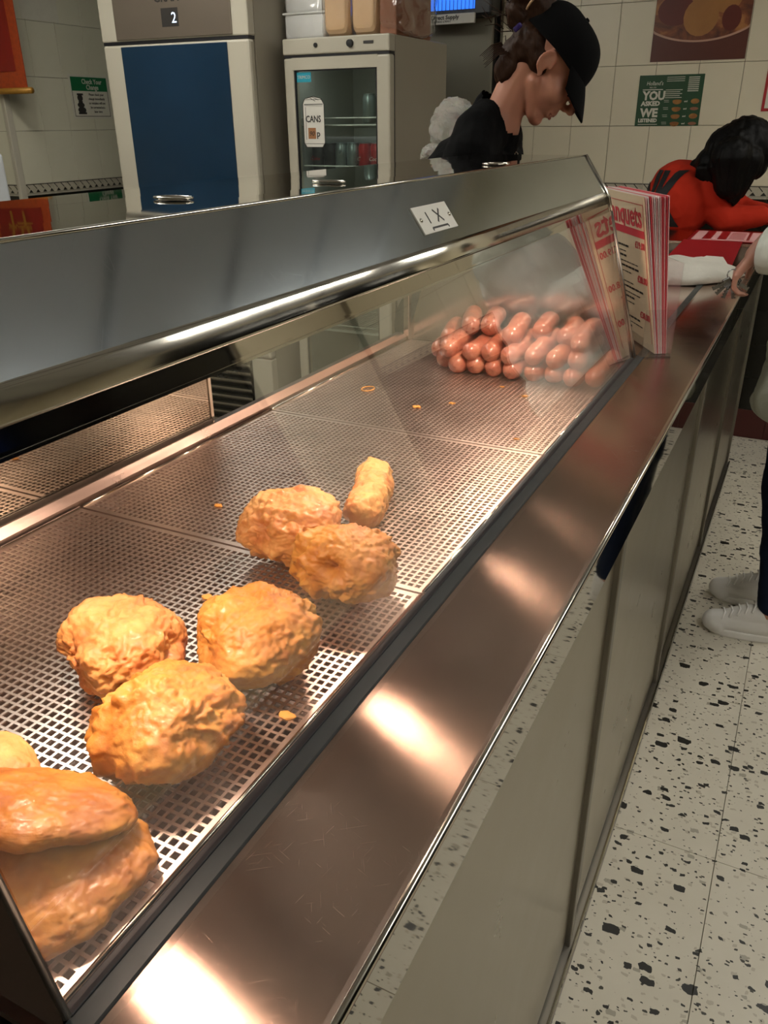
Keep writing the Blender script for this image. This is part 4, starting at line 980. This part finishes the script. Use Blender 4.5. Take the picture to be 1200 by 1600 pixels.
# white appliance seen over the hood at the left
ap = empty('white_till', (-2.55, 2.0, 0), 'white appliance on a bench at the left edge, behind the hood', 'appliance')
obj('bench', bx(-3.1, -2.44, 1.55, 2.2, 0, 1.22, .004), 'satin', ap); obj('casing', bx(-3.0, -2.425, 1.6, 2.02, 1.22, 1.42, .01), 'applwhite', ap)
obj('paper_slot', bx(-2.424, -2.42, 1.7, 1.9, 1.35, 1.37), 'dk', ap); obj('keypad', bx(-2.424, -2.418, 1.68, 1.9, 1.25, 1.31, .001), 'fside', ap)

# ------------------------------------------------------------------ people
def hand(s, w, d, pn, curl=.6, sc=1.0, side=1):
    """w wrist, d direction of the fingers, pn palm normal (fingers curl towards it)"""
    w = Vector(w); d = Vector(d).normalized(); pn = Vector(pn); pn = (pn-pn.dot(d)*d).normalized(); lat = d.cross(pn)*side
    s.limb(w-d*.03*sc, w+d*.02*sc, .025*sc, .024*sc)
    for k in (-1, -.33, .33, 1): s.limb(w+d*.02*sc+lat*.014*k*sc, w+d*.082*sc+lat*.027*k*sc, .0155*sc, .0115*sc, 10)
    for k, ln in ((-1, .066), (-.33, .078), (.33, .084), (1, .076)):
        p = w+d*.085*sc+lat*.028*k*sc; a = 0; r = .0088*sc
        for j, f in enumerate((.45, .32, .23)):
            a += curl*(.55 if j == 0 else .9); q = p+(d*math.cos(a)+pn*math.sin(a)+lat*.03*k)*ln*f*sc; s.limb(p, q, r, r*.92, 8); p = q; r *= .92
    p = w+d*.028*sc+lat*.024*sc+pn*.006*sc; q = p+(d*.7+lat*.75+pn*.4).normalized()*.040*sc; s.limb(p, q, .0130*sc, .0105*sc, 10)
    t = q+(d*.95+lat*.1+pn*.5*curl).normalized()*.032*sc; s.limb(q, t, .0102*sc, .0085*sc, 10)
def head_prims(s, H):
    s.m = H
    s.ell((-.012, 0, .040), (.090, .073, .080)); s.ell((.040, 0, -.018), (.056, .056, .078))
    s.ell((.050, 0, .040), (.036, .050, .035))
    for k in (-1, 1):
        s.limb((.008, .047*k, -.045), (.060, .018*k, -.092), .018, .016); s.ell((.052, .036*k, -.022), (.034, .024, .032))
        s.ell((.076, .030*k, .030), (.018, .024, .009)); s.ell((.080, .031*k, .009), (.0125, .014, .009))
        s.ell((.104, .011*k, -.026), (.010, .008, .007))
        # ear: rim, lobe and tragus
        pts = [(-.002+.016*math.cos(a)-.006, (.073+.006*(1-math.cos(a)))*k, .002+.026*math.sin(a)) for a in [PI*.05+PI*1.45*q/9 for q in range(10)]]
        for p, q in zip(pts, pts[1:]): s.limb(p, q, .0046, .0046, 8)
        s.ell((-.008, .074*k, .000), (.015, .007, .024)); s.ell((.002, .075*k, -.026), (.007, .0055, .010)); s.ell((.010, .074*k, .000), (.004, .005, .008))
    s.chain([(.088, 0, .032), (.106, 0, .008), (.119, 0, -.016)], [.008, .009, .0115]); s.ell((.072, 0, -.092), (.021, .022, .018)); s.ell((.030, 0, -.052), (.050, .054, .042)); s.ell((.0, 0, -.045), (.050, .050, .05))
    s.ell((.088, 0, -.050), (.016, .024, .014)); s.limb((.092, -.014, -.0515), (.092, .014, -.0515), .0068, .0068); s.limb((.090, -.013, -.0645), (.090, .013, -.0645), .0072, .0072)
    s.m = Matrix()
def person(label, J, H, parts, loc, skin='skin', voxel=.0055, hands=(), heads=True):
    e = empty('person', loc, label, 'person')
    s = Shape()
    if heads: head_prims(s, H)
    nb = H @ Vector((-.035, 0, -.04)); s.chain([nb, J['neck']], [.050, .048]); s.limb(J['neck'], J['chest'], .055, .09)
    g = lambda k: Vector(J[k])
    ch, pe = g('chest'), g('pelvis'); lat = (g('shL')-g('shR')).normalized()
    for t, r in ((0, .098), (.33, .094), (.66, .090), (1, .10)):
        c = ch.lerp(pe, t); s.limb(c-lat*(.06+.015*(t > .9)), c+lat*(.06+.015*(t > .9)), r, r)
    for k in 'LR':
        s.chain([g('neck')+Vector((0, 0, -.03)), g('sh'+k)], [.040, .044]); s.chain([g('sh'+k), g('el'+k)], [.048, .038]); s.chain([g('el'+k), g('wr'+k)], [.036, .025])
        s.chain([g('hi'+k), g('kn'+k)], [.083, .052]); s.chain([g('kn'+k), g('an'+k)], [.050, .034]); s.limb(g('an'+k), g('an'+k)+(g('to'+k)-g('an'+k))*.6-Vector((0, 0, .012)), .028, .018)
    for hk in hands: hand(s, *hk)
    o = link_mesh('body', s.grow(voxel, 4), skin, e, True)
    return e, o
def Hmat(pos, yaw, pitch, roll=0):
    return Matrix.Translation(pos) @ Matrix.Rotation(yaw, 4, 'Z') @ Matrix.Rotation(pitch, 4, 'Y') @ Matrix.Rotation(roll, 4, 'X')
def wrinkle(a, sc, seed=0):
    return lambda p: a*(noise.fractal(p*sc+Vector((seed, 0, 0)), 1, 2, 3)+.6*abs(noise.noise(p*sc*.6+Vector((0, seed, 3)))))
def shoe(an, to, up, mat, parent, name='shoe', z0=0.0):
    an = Vector(an); to = Vector(to); d = (to-an); d.z = 0; L_ = d.length; d.normalize(); lat = Vector((-d.y, d.x, 0))
    s = Shape(); hl = an-d*.045; hl.z = z0
    f = lambda a, l, z: hl+d*a+lat*l+Vector((0, 0, z))
    s.limb(f(.033, 0, .045), f(.036, 0, .080), .038, .037); s.chain([f(.03, 0, .045), f(.12, 0, .045), f(.20, .0, .034), f(L_+.02, 0, .028)], [.038, .041, .038, .026]); s.chain([f(.07, 0, .082), f(.115, 0, .072), f(.175, 0, .048)], [.034, .034, .028]); s.limb(f(.19, -.012, .028), f(.19, .012, .028), .032, .032)
    me = s.grow(.004, 3); cut = z0+.012
    for v in me.vertices: v.co.z = max(v.co.z, cut)
    o = link_mesh(name, me, mat, parent, True)
    b = B(); n = 36; rings = []
    for zz, k in ((z0, .94), (z0+.006, 1.0), (z0+.022, 1.0), (z0+.026, .96)):
        ring = []
        for q in range(n):
            a = 2*PI*q/n; c = .5+.5*math.cos(a); wd = .036+.008*c-.004*abs(math.cos(a))**6
            ll = (L_+.06)/2
            ring.append(b.verts.new(hl+d*(ll-.008+ll*math.copysign(abs(math.cos(a))**.8, math.cos(a))*k)+lat*(wd*math.copysign(abs(math.sin(a))**.75, math.sin(a))*k)+Vector((0, 0, zz-z0))))
        rings.append(ring)
    for A, C in zip(rings, rings[1:]):
        for q in range(n): b.faces.new((A[q], A[(q+1) % n], C[(q+1) % n], C[q]))
    b.faces.new(rings[0][::-1]); b.faces.new(rings[-1]); obj('sole', b, 'sole', o)
    b = B()
    for k in range(5):
        a = .088+.021*k; hz = .1205-.0105*k
        tube(b, [f(a, -.030, hz-.018), f(a+.006, -.013, hz-.001), f(a+.002, .013, hz-.001), f(a+.010, .030, hz-.018)], .0032, 6)
    obj('laces', b, 'lace', o, smooth=True)
    return o

# --- worker in the black cap
def worker():
    H = Hmat((-.674, 2.235, 1.622), R(17), R(50))
    J = dict(neck=(-.783, 2.215, 1.505), chest=(-.84, 2.20, 1.36), pelvis=(-.93, 2.20, .98), shL=(-.835, 2.36, 1.425), shR=(-.805, 2.05, 1.415), elL=(-.80, 2.42, 1.17), elR=(-.80, 2.02, 1.16), wrL=(-.59, 2.36, 1.12), wrR=(-.58, 2.10, 1.12),
             hiL=(-.93, 2.29, .93), hiR=(-.93, 2.11, .93), knL=(-.92, 2.31, .50), knR=(-.91, 2.10, .50), anL=(-.95, 2.31, .09), anR=(-.94, 2.10, .09), toL=(-.80, 2.33, .03), toR=(-.79, 2.10, .03))
    J = {k: Vector(v) for k, v in J.items()}
    e, body = person('person in black cap and black t-shirt looking down behind the counter', J, H, None, (-.93, 2.2, 0), 'skin', .0045,
                     hands=[(J['wrL'], (1, -.1, -.15), (0, 0, -1), .5, 1, 1), (J['wrR'], (1, .1, -.15), (0, 0, -1), .6, 1, -1)])
    # t-shirt
    s = Shape(); s.chain([(-.800, 2.212, 1.520), (-.815, 2.21, 1.46), (-.85, 2.2, 1.36)], [.060, .085, .118]); s.chain([(-.800, 2.155, 1.512), (-.81, 2.10, 1.475), J['shR']], [.042, .058, .066])
    for t, r in ((0, .118), (.3, .112), (.6, .108), (1.0, .115)):
        c = J['chest'].lerp(J['pelvis'], t); s.limb(c-Vector((0, .068, 0)), c+Vector((0, .068, 0)), r, r)
    for k in 'LR': s.chain([(-.79, 2.21+(.045 if k == 'L' else -.045), 1.480), J['sh'+k]], [.050, .062]); s.limb(J['sh'+k], J['sh'+k].lerp(J['el'+k], .62), .064, .058)
    me = s.grow(.005, 4, wrinkle(.006, 9, 2))
    def drop(p):
        return p.z > 1.553+(p.x+.812)*-1.05 and abs(p.y-2.21) < .066 and p.x > -.93
    cut_mesh(me, drop)
    link_mesh('t_shirt', me, 'tshirt', e, True)
    s = Shape()
    for k in 'LR': s.chain([J['hi'+k], J['kn'+k]], [.092, .064]); s.chain([J['kn'+k], J['an'+k]], [.062, .052])
    s.limb(J['pelvis']-Vector((0, .07, -.0)), J['pelvis']+Vector((0, .07, 0)), .105, .105); link_mesh('trousers', s.grow(.009, 3, wrinkle(.006, 8)), 'apron', e, True)
    for k in 'LR': shoe(J['an'+k], J['to'+k]+Vector((.06, 0, 0)), None, 'print', e)
    # pendant
    ring = [Vector((-.705, 2.12, 1.425))+Vector((.004*math.cos(a), 0, .005*math.sin(a))) for a in [2*PI*k/10 for k in range(10)]]; obj('neck_pendant', tube(B(), ring, .001, 6, True), 'edge', e)
    # hair
    s = Shape(); s.m = H
    s.ell((-.060, 0, .010), (.060, .068, .080)); s.ell((-.075, 0, -.035), (.040, .052, .045)); s.ell((-.028, -.052, -.002), (.040, .020, .035)); s.ell((-.028, .052, -.002), (.040, .020, .035))
    s.chain([(-.095, 0, .05), (-.150, -.005, .068), (-.185, .01, .082)], [.050, .044, .030]); s.ell((-.135, .0, .020), (.045, .045, .040)); s.ell((-.165, -.02, .045), (.034, .03, .036)); s.ell((-.190, 0, .110), (.03, .028, .03))
    s.ell((-.058, 0, -.075), (.036, .048, .042)); s.ell((-.070, 0, -.02), (.045, .058, .06)); s.m = Matrix()
    def strands(p):
        q = H.inverted() @ p; return .0050*noise.noise(Vector((q.x*22, q.y*70, q.z*60)))+.006*noise.noise(q*38)
    hb = link_mesh('hair', s.grow(.0035, 2, strands), 'hair', e, True)
    rnd = random.Random(5); b = B()
    for k in range(46):
        a = Vector((-.07-rnd.random()*.11, rnd.uniform(-.05, .05), rnd.uniform(-.05, .10))); d = Vector((-rnd.uniform(.015, .05), rnd.uniform(-.02, .02), rnd.uniform(-.035, .03)))
        tube(b, [H @ a, H @ (a+d*.5+Vector((rnd.uniform(-.012, .012), rnd.uniform(-.01, .01), rnd.uniform(-.012, .012)))), H @ (a+d)], [.0014, .0011, .0005], 4)
    for k in range(9):
        a = Vector((-.085-.004*k, -.045+.006*k, -.055)); tube(b, [H @ a, H @ (a+Vector((-.012, 0, -.022))), H @ (a+Vector((-.012, -.004, -.05-rnd.random()*.015)))], [.0018, .0014, .0006], 5)
    obj('loose_strands', b, 'hair', hb, smooth=True)
    ring = [H @ Vector((-.128+.006*math.cos(a), -.03+.030*math.cos(a), .060+.030*math.sin(a))) for a in [2*PI*k/14 for k in range(14)]]
    obj('hair_tie', tube(B(), ring, .0028, 6, True), 'tan', hb, smooth=True)
    b = B(); box(b, H @ Vector((-.112, -.056, -.008)), (.012, .01, .022), H.to_3x3(), 0, .003); obj('hair_clip', b, 'clip', hb)
    # cap
    b = B(); n, mrg = 48, 16; rings = []
    for j in range(mrg+1):
        t = j/mrg
        ring = []
        for k in range(n):
            a = 2*PI*k/n; cx, cy = math.cos(a), math.sin(a); zl = .036-.014*(cx < 0)*abs(cx)-.004*abs(cy)
            ph = t*PI/2; rr = math.cos(ph)**.72; zz = zl+(.127-zl)*math.sin(ph)**.95
            seam = 1-.008*(abs(math.sin(a*3)) < .12)
            ring.append(b.verts.new(H @ Vector((-.010+.109*cx*rr*seam-.012*t*(t < .9), .086*cy*rr*seam, zz+.004*max(0, cx)*math.sin(ph*2)))))
        rings.append(ring)
    for A, C in zip(rings, rings[1:]):
        for k in range(n): b.faces.new((A[k], A[(k+1) % n], C[(k+1) % n], C[k]))
    bmesh.ops.remove_doubles(b, verts=b.verts, dist=.0004)
    bmesh.ops.solidify(b, geom=b.faces, thickness=.003)
    cp = obj('cap', b, 'cap', e, smooth=True)
    b = B(); g = {}
    for i in range(21):
        for j in range(9):
            a = -1.15+2.3*i/20; t = j/8; inr = Vector((-.010+.107*math.cos(a*.98), .087*math.sin(a*.98), .040+.004*math.cos(a)))
            out = inr+Vector((.062*math.cos(a)**.7, 0, -.044*math.cos(a)**.7-.0))*t
            out.z -= .10*out.y**2/.1*t+.008*t*t
            for sgn in (0, 1): g[(i, j, sgn)] = b.verts.new(H @ (out+Vector((0, 0, -.0035*sgn))))
    for sgn in (0, 1):
        for i in range(20):
            for j in range(8): b.faces.new((g[(i, j, sgn)], g[(i+1, j, sgn)], g[(i+1, j+1, sgn)], g[(i, j+1, sgn)]))
    for i in range(20): b.faces.new((g[(i, 8, 0)], g[(i+1, 8, 0)], g[(i+1, 8, 1)], g[(i, 8, 1)]))
    bmesh.ops.recalc_face_normals(b, faces=b.faces); obj('cap_brim', b, 'cap', cp, smooth=True)
    b = B(); lathe(b, [(.006, 0), (.005, .004), (0, .005)], H @ Vector((-.018, 0, .1275)), 12, H.to_3x3()); obj('cap_button', b, 'cap', cp)
    face_bits(e, H, 'skin')
def face_bits(e, H, skinm):
    for k in (-1, 1):
        b = B(); g = bmesh.ops.create_uvsphere(b, u_segments=16, v_segments=10, radius=.0115); bmesh.ops.translate(b, verts=b.verts, vec=(.0775, .031*k, .007)); bmesh.ops.transform(b, matrix=H, verts=b.verts); o = obj('eye', b, 'eye', e, smooth=True)
        b = B(); bmesh.ops.create_uvsphere(b, u_segments=12, v_segments=8, radius=.0058); bmesh.ops.translate(b, verts=b.verts, vec=(.0850, .031*k, .002)); bmesh.ops.transform(b, matrix=H, verts=b.verts); obj('iris', b, 'iris', o, smooth=True)
        obj('eyelid', tube(B(), [H @ Vector(p) for p in ((.083, .017*k, .006), (.092, .026*k, .0085), (.092, .034*k, .0085), (.083, .045*k, .006))], [.002, .0034, .0034, .002], 8), skinm, o, smooth=True)
        obj('eyelashes', tube(B(), [H @ Vector(p) for p in ((.086, .019*k, .004), (.0945, .027*k, .0050), (.0945, .035*k, .0050), (.085, .045*k, .003))], [.0007, .0012, .0012, .0007], 6), 'iris', o)
        obj('eyebrow', tube(B(), [H @ Vector(p) for p in ((.094, .014*k, .030), (.0955, .026*k, .034), (.088, .043*k, .031))], [.0022, .0028, .0012], 6), 'hair', e)
    b = B(); tube(b, [H @ Vector(p) for p in ((.090, -.021, -.058), (.0985, -.010, -.0535), (.0995, 0, -.055), (.0985, .010, -.0535), (.090, .021, -.058))], [.0015, .0034, .0032, .0034, .0015], 8)
    tube(b, [H @ Vector(p) for p in ((.090, -.019, -.061), (.0965, -.008, -.0645), (.0972, 0, -.065), (.0965, .008, -.0645), (.090, .019, -.061))], [.0015, .0042, .0044, .0042, .0015], 8); obj('lips', b, 'lips', e, smooth=True)
worker()

# --- person in the red top, bent over the far ledge
def decal(name, s, size, fr, x, y, target, mat, parent, sx=1, sub=.012, shear=0, bold=0, off=.003):
    c = bpy.data.curves.new(name, 'FONT'); c.body = s; c.size = size; c.shear = shear; c.offset = bold
    o = bpy.data.objects.new(name, c); me = bpy.data.meshes.new_from_object(o); bpy.data.objects.remove(o)
    bm = bmesh.new(); bm.from_mesh(me)
    for _ in range(4):
        es = [e for e in bm.edges if e.calc_length() > sub]
        if not es: break
        bmesh.ops.triangulate(bm, faces=bm.faces); bmesh.ops.subdivide_edges(bm, edges=[e for e in bm.edges if e.calc_length() > sub], cuts=1)
    bmesh.ops.triangulate(bm, faces=bm.faces)
    bmesh.ops.transform(bm, matrix=fr @ Matrix.Translation((x, y, .3)) @ Matrix.Diagonal((sx, 1, 1, 1)), verts=bm.verts)
    tb_ = bmesh.new(); tb_.from_mesh(target); tree = BVHTree.FromBMesh(tb_); n = -(fr.to_3x3() @ Vector((0, 0, 1)))
    kill = []
    for v in bm.verts:
        hit = tree.ray_cast(v.co, n, 1.0)
        if hit[0] is None: kill.append(v)
        else: v.co = hit[0]+hit[1]*off
    bmesh.ops.delete(bm, geom=kill, context='VERTS'); me2 = bpy.data.meshes.new(name); bm.to_mesh(me2); bm.free(); tb_.free()
    return link_mesh(name, me2, mat, parent, True)
def girl():
    H = Hmat((-.330, 3.60, 1.375), R(5), R(62))
    J = dict(neck=(-.44, 3.64, 1.30), chest=(-.50, 3.66, 1.20), pelvis=(-.76, 3.78, .92), shL=(-.42, 3.80, 1.235), shR=(-.40, 3.56, 1.235), elL=(-.30, 3.85, 1.16), elR=(-.32, 3.545, 1.152), wrL=(-.14, 3.72, 1.15), wrR=(-.18, 3.60, 1.165),
             hiL=(-.76, 3.86, .90), hiR=(-.76, 3.70, .90), knL=(-.75, 3.87, .48), knR=(-.75, 3.70, .48), anL=(-.80, 3.87, .09), anR=(-.80, 3.70, .09), toL=(-.66, 3.88, .03), toR=(-.66, 3.70, .03))
    J = {k: Vector(v) for k, v in J.items()}
    e, body = person('person with long black hair in a red top bent over the far ledge', J, H, None, (-.68, 3.8, 0), 'skin2', .006,
                     hands=[(J['wrL'], (1, -.3, 0), (0, 0, -1), .4, .95, 1), (J['wrR'], (.9, .25, .35), (.3, 0, -1), .7, .95, -1)])
    s = Shape(); s.chain([(-.455, 3.64, 1.285), (-.52, 3.66, 1.20)], [.080, .13]); s.ell((-.52, 3.66, 1.22), (.125, .19, .135)); s.limb((-.50, 3.56, 1.20), (-.50, 3.76, 1.20), .125, .125); s.ell((-.59, 3.70, 1.13), (.09, .15, .14)); s.limb((-.60, 3.64, 1.10), (-.74, 3.71, .95), .115, .115); s.limb((-.60, 3.80, 1.10), (-.74, 3.85, .95), .115, .115)
    for k in 'LR': s.chain([(-.46, 3.66+(.06 if k == 'L' else -.05), 1.265), J['sh'+k]], [.080, .074]); s.chain([J['sh'+k], J['el'+k]], [.074, .056]); s.chain([J['el'+k], J['el'+k].lerp(J['wr'+k], .78)], [.056, .040])
    me = s.grow(.006, 5, wrinkle(.008, 8, 4))
    top = link_mesh('red_top', me, 'red', e, True)
    fr = frame((-.62, 3.2, 1.10), (1, -.18, .02), (-.12, 0, 1))
    decal('back_print', 'PINK', .25, fr, -.225, .03, me, 'print', top, sx=.55, bold=.012)
    # long hair hanging forward
    s = Shape(); s.m = H; s.ell((-.008, 0, .045), (.112, .092, .102)); s.ell((.045, -.045, .0), (.060, .050, .085)); s.ell((.045, .045, .0), (.060, .050, .085)); s.ell((.07, 0, .045), (.045, .07, .05)); s.m = Matrix(); s.ell((-.335, 3.58, 1.385), (.108, .098, .106)); s.ell((-.385, 3.59, 1.345), (.085, .085, .075)); s.limb((-.36, 3.56, 1.36), (-.46, 3.60, 1.335), .06, .030)
    s.chain([(-.33, 3.50, 1.37), (-.325, 3.50, 1.28), (-.315, 3.51, 1.225)], [.075, .055, .012]); s.chain([(-.27, 3.53, 1.36), (-.285, 3.52, 1.28), (-.30, 3.52, 1.205)], [.05, .035, .008]); s.chain([(-.36, 3.50, 1.34), (-.35, 3.49, 1.27)], [.05, .022]); s.chain([(-.28, 3.62, 1.35), (-.29, 3.62, 1.24)], [.055, .02])
    for k in range(6): s.chain([(-.38-.012*k, 3.505+.002*k, 1.33), (-.376-.014*k, 3.500+.004*k, 1.285)], [.014, .004])
    def st(p): return .005*noise.noise(Vector((p.x*60, p.y*60, p.z*8)))
    link_mesh('hair', s.grow(.005, 3, st), 'hairb', e, True)
    s = Shape()
    for k in 'LR': s.chain([J['hi'+k], J['kn'+k]], [.092, .064]); s.chain([J['kn'+k], J['an'+k]], [.062, .05])
    s.limb(J['pelvis']-Vector((0, .07, 0)), J['pelvis']+Vector((0, .07, 0)), .11, .11); link_mesh('trousers', s.grow(.010, 3), 'apron', e, True)
    for k in 'LR': shoe(J['an'+k], J['to'+k]+Vector((.06, 0, 0)), None, 'print', e)
    face_bits(e, H, 'skin2')
girl()

# --- customer in the pale jacket
def customer():
    H = Hmat((.10, 2.57, 1.60), R(178), R(22))
    J = dict(neck=(.125, 2.57, 1.46), chest=(.10, 2.57, 1.30), pelvis=(.085, 2.56, .93), shL=(.11, 2.40, 1.37), shR=(.11, 2.74, 1.37), elL=(.045, 2.375, 1.185), elR=(.15, 2.83, 1.11), wrL=(-.125, 2.44, 1.190), wrR=(.11, 2.83, .87),
             hiL=(.075, 2.475, .90), hiR=(.075, 2.65, .90), knL=(.060, 2.48, .50), knR=(.060, 2.67, .50), anL=(.098, 2.475, .09), anR=(.092, 2.69, .09), toL=(-.034, 2.455, .03), toR=(-.040, 2.68, .03))
    J = {k: Vector(v) for k, v in J.items()}
    e, body = person('person in pale mint jacket, dark jeans and white trainers at the counter', J, H, None, (.09, 2.57, 0), 'skin2', .0055,
                     hands=[(J['wrL'], (-.55, .0, -.83), (.75, .1, -.6), .95, .98, -1), (J['wrR'], (-.1, 0, -1), (0, -1, 0), .4, .95, 1)])
    s = Shape(); s.chain([(.12, 2.57, 1.42), (.10, 2.57, 1.32)], [.085, .13])
    for t, r in ((0, .135), (.3, .138), (.6, .142), (1.0, .148), (1.35, .150)):
        c = J['chest'].lerp(J['pelvis'], t); s.limb(c-Vector((0, .085, 0)), c+Vector((0, .085, 0)), r, r)
    for k in 'LR': s.chain([(.12, 2.57+(-.06 if k == 'L' else .06), 1.41), J['sh'+k]], [.078, .082]); s.chain([J['sh'+k], J['el'+k]], [.080, .068]); s.chain([J['el'+k], J['el'+k].lerp(J['wr'+k], .66)], [.066, .056])
    me = s.grow(.006, 5, wrinkle(.010, 7, 8)); zc = .745
    cut_mesh(me, lambda p: p.z < zc)
    jk = link_mesh('jacket', me, 'mint', e, True)
    ring = [Vector((.080+.150*math.cos(a), 2.56+.235*math.sin(a), zc+.006)) for a in [2*PI*k/40 for k in range(40)]]
    obj('hem_band', tube(B(), ring, .012, 8, True), 'mint', jk, smooth=True)
    d = (J['wrL']-J['elL']).normalized(); c = J['elL'].lerp(J['wrL'], .90); q = d.to_track_quat('Z', 'Y').to_matrix()
    obj('cuff_lining', lathe(B(), [(.030, -.045), (.052, -.03), (.056, .0), (.050, .002), (.034, -.02)], c, 24, q), 'seal', jk, smooth=True)
    obj('cuff_band', lathe(B(), [(.056, -.045), (.062, -.02), (.062, .0), (.056, .004)], c, 24, q), 'mint', jk, smooth=True)
    s = Shape()
    for k in 'LR': s.chain([J['hi'+k], J['kn'+k]], [.093, .062]); s.chain([J['kn'+k], J['kn'+k].lerp(J['an'+k], .35)+Vector((.012, 0, 0)), J['an'+k]+Vector((0, 0, .03))], [.058, .060, .040])
    s.limb(J['pelvis']-Vector((0, .07, 0)), J['pelvis']+Vector((0, .07, 0)), .11, .11); link_mesh('jeans', s.grow(.007, 3, wrinkle(.004, 14, 3)), 'jeans', e, True)
    shoe(J['anL'], J['toL']+Vector((-.035, 0, 0)), None, 'shoe', e); shoe(J['anR'], J['toR']+Vector((-.035, 0, 0)), None, 'shoe', e)
    s = Shape(); s.m = H; s.ell((-.02, 0, .055), (.105, .085, .095)); s.ell((-.07, 0, -.03), (.05, .07, .09)); s.m = Matrix(); link_mesh('hair', s.grow(.006, 2), 'hairb', e, True)
    face_bits(e, H, 'skin2')
customer()
# keys in the customer's hand
ky = empty('bunch_of_keys', (-.178, 2.43, 1.09), 'bunch of metal keys held over the counter edge in the pale-jacketed hand', 'keys')
ring = [Vector((-.178+.014*math.cos(a), 2.425, 1.122+.014*math.sin(a))) for a in [2*PI*k/16 for k in range(16)]]; obj('key_ring', tube(B(), ring, .0016, 6, True), 'key', ky)
rnd = random.Random(4)
for k in range(6):
    a = -.9+.35*k; o_ = Vector((-.178, 2.425+.004*(k-3), 1.110)); d = Vector((math.sin(a), .1*(k-3), -math.cos(a)*.75)).normalized(); m3 = d.to_track_quat('Z', 'X').to_matrix()
    b = B(); box(b, o_+d*.012, (.022, .002, .022), m3, 0, .003); box(b, o_+d*.036, (.008, .002, .032), m3); 
    for q in range(3): box(b, o_+d*(.034+.008*q)+m3 @ Vector((.005, 0, 0)), (.004, .002, .004), m3)
    obj('key', b, 'key', ky)
print('objects', len(bpy.data.objects))
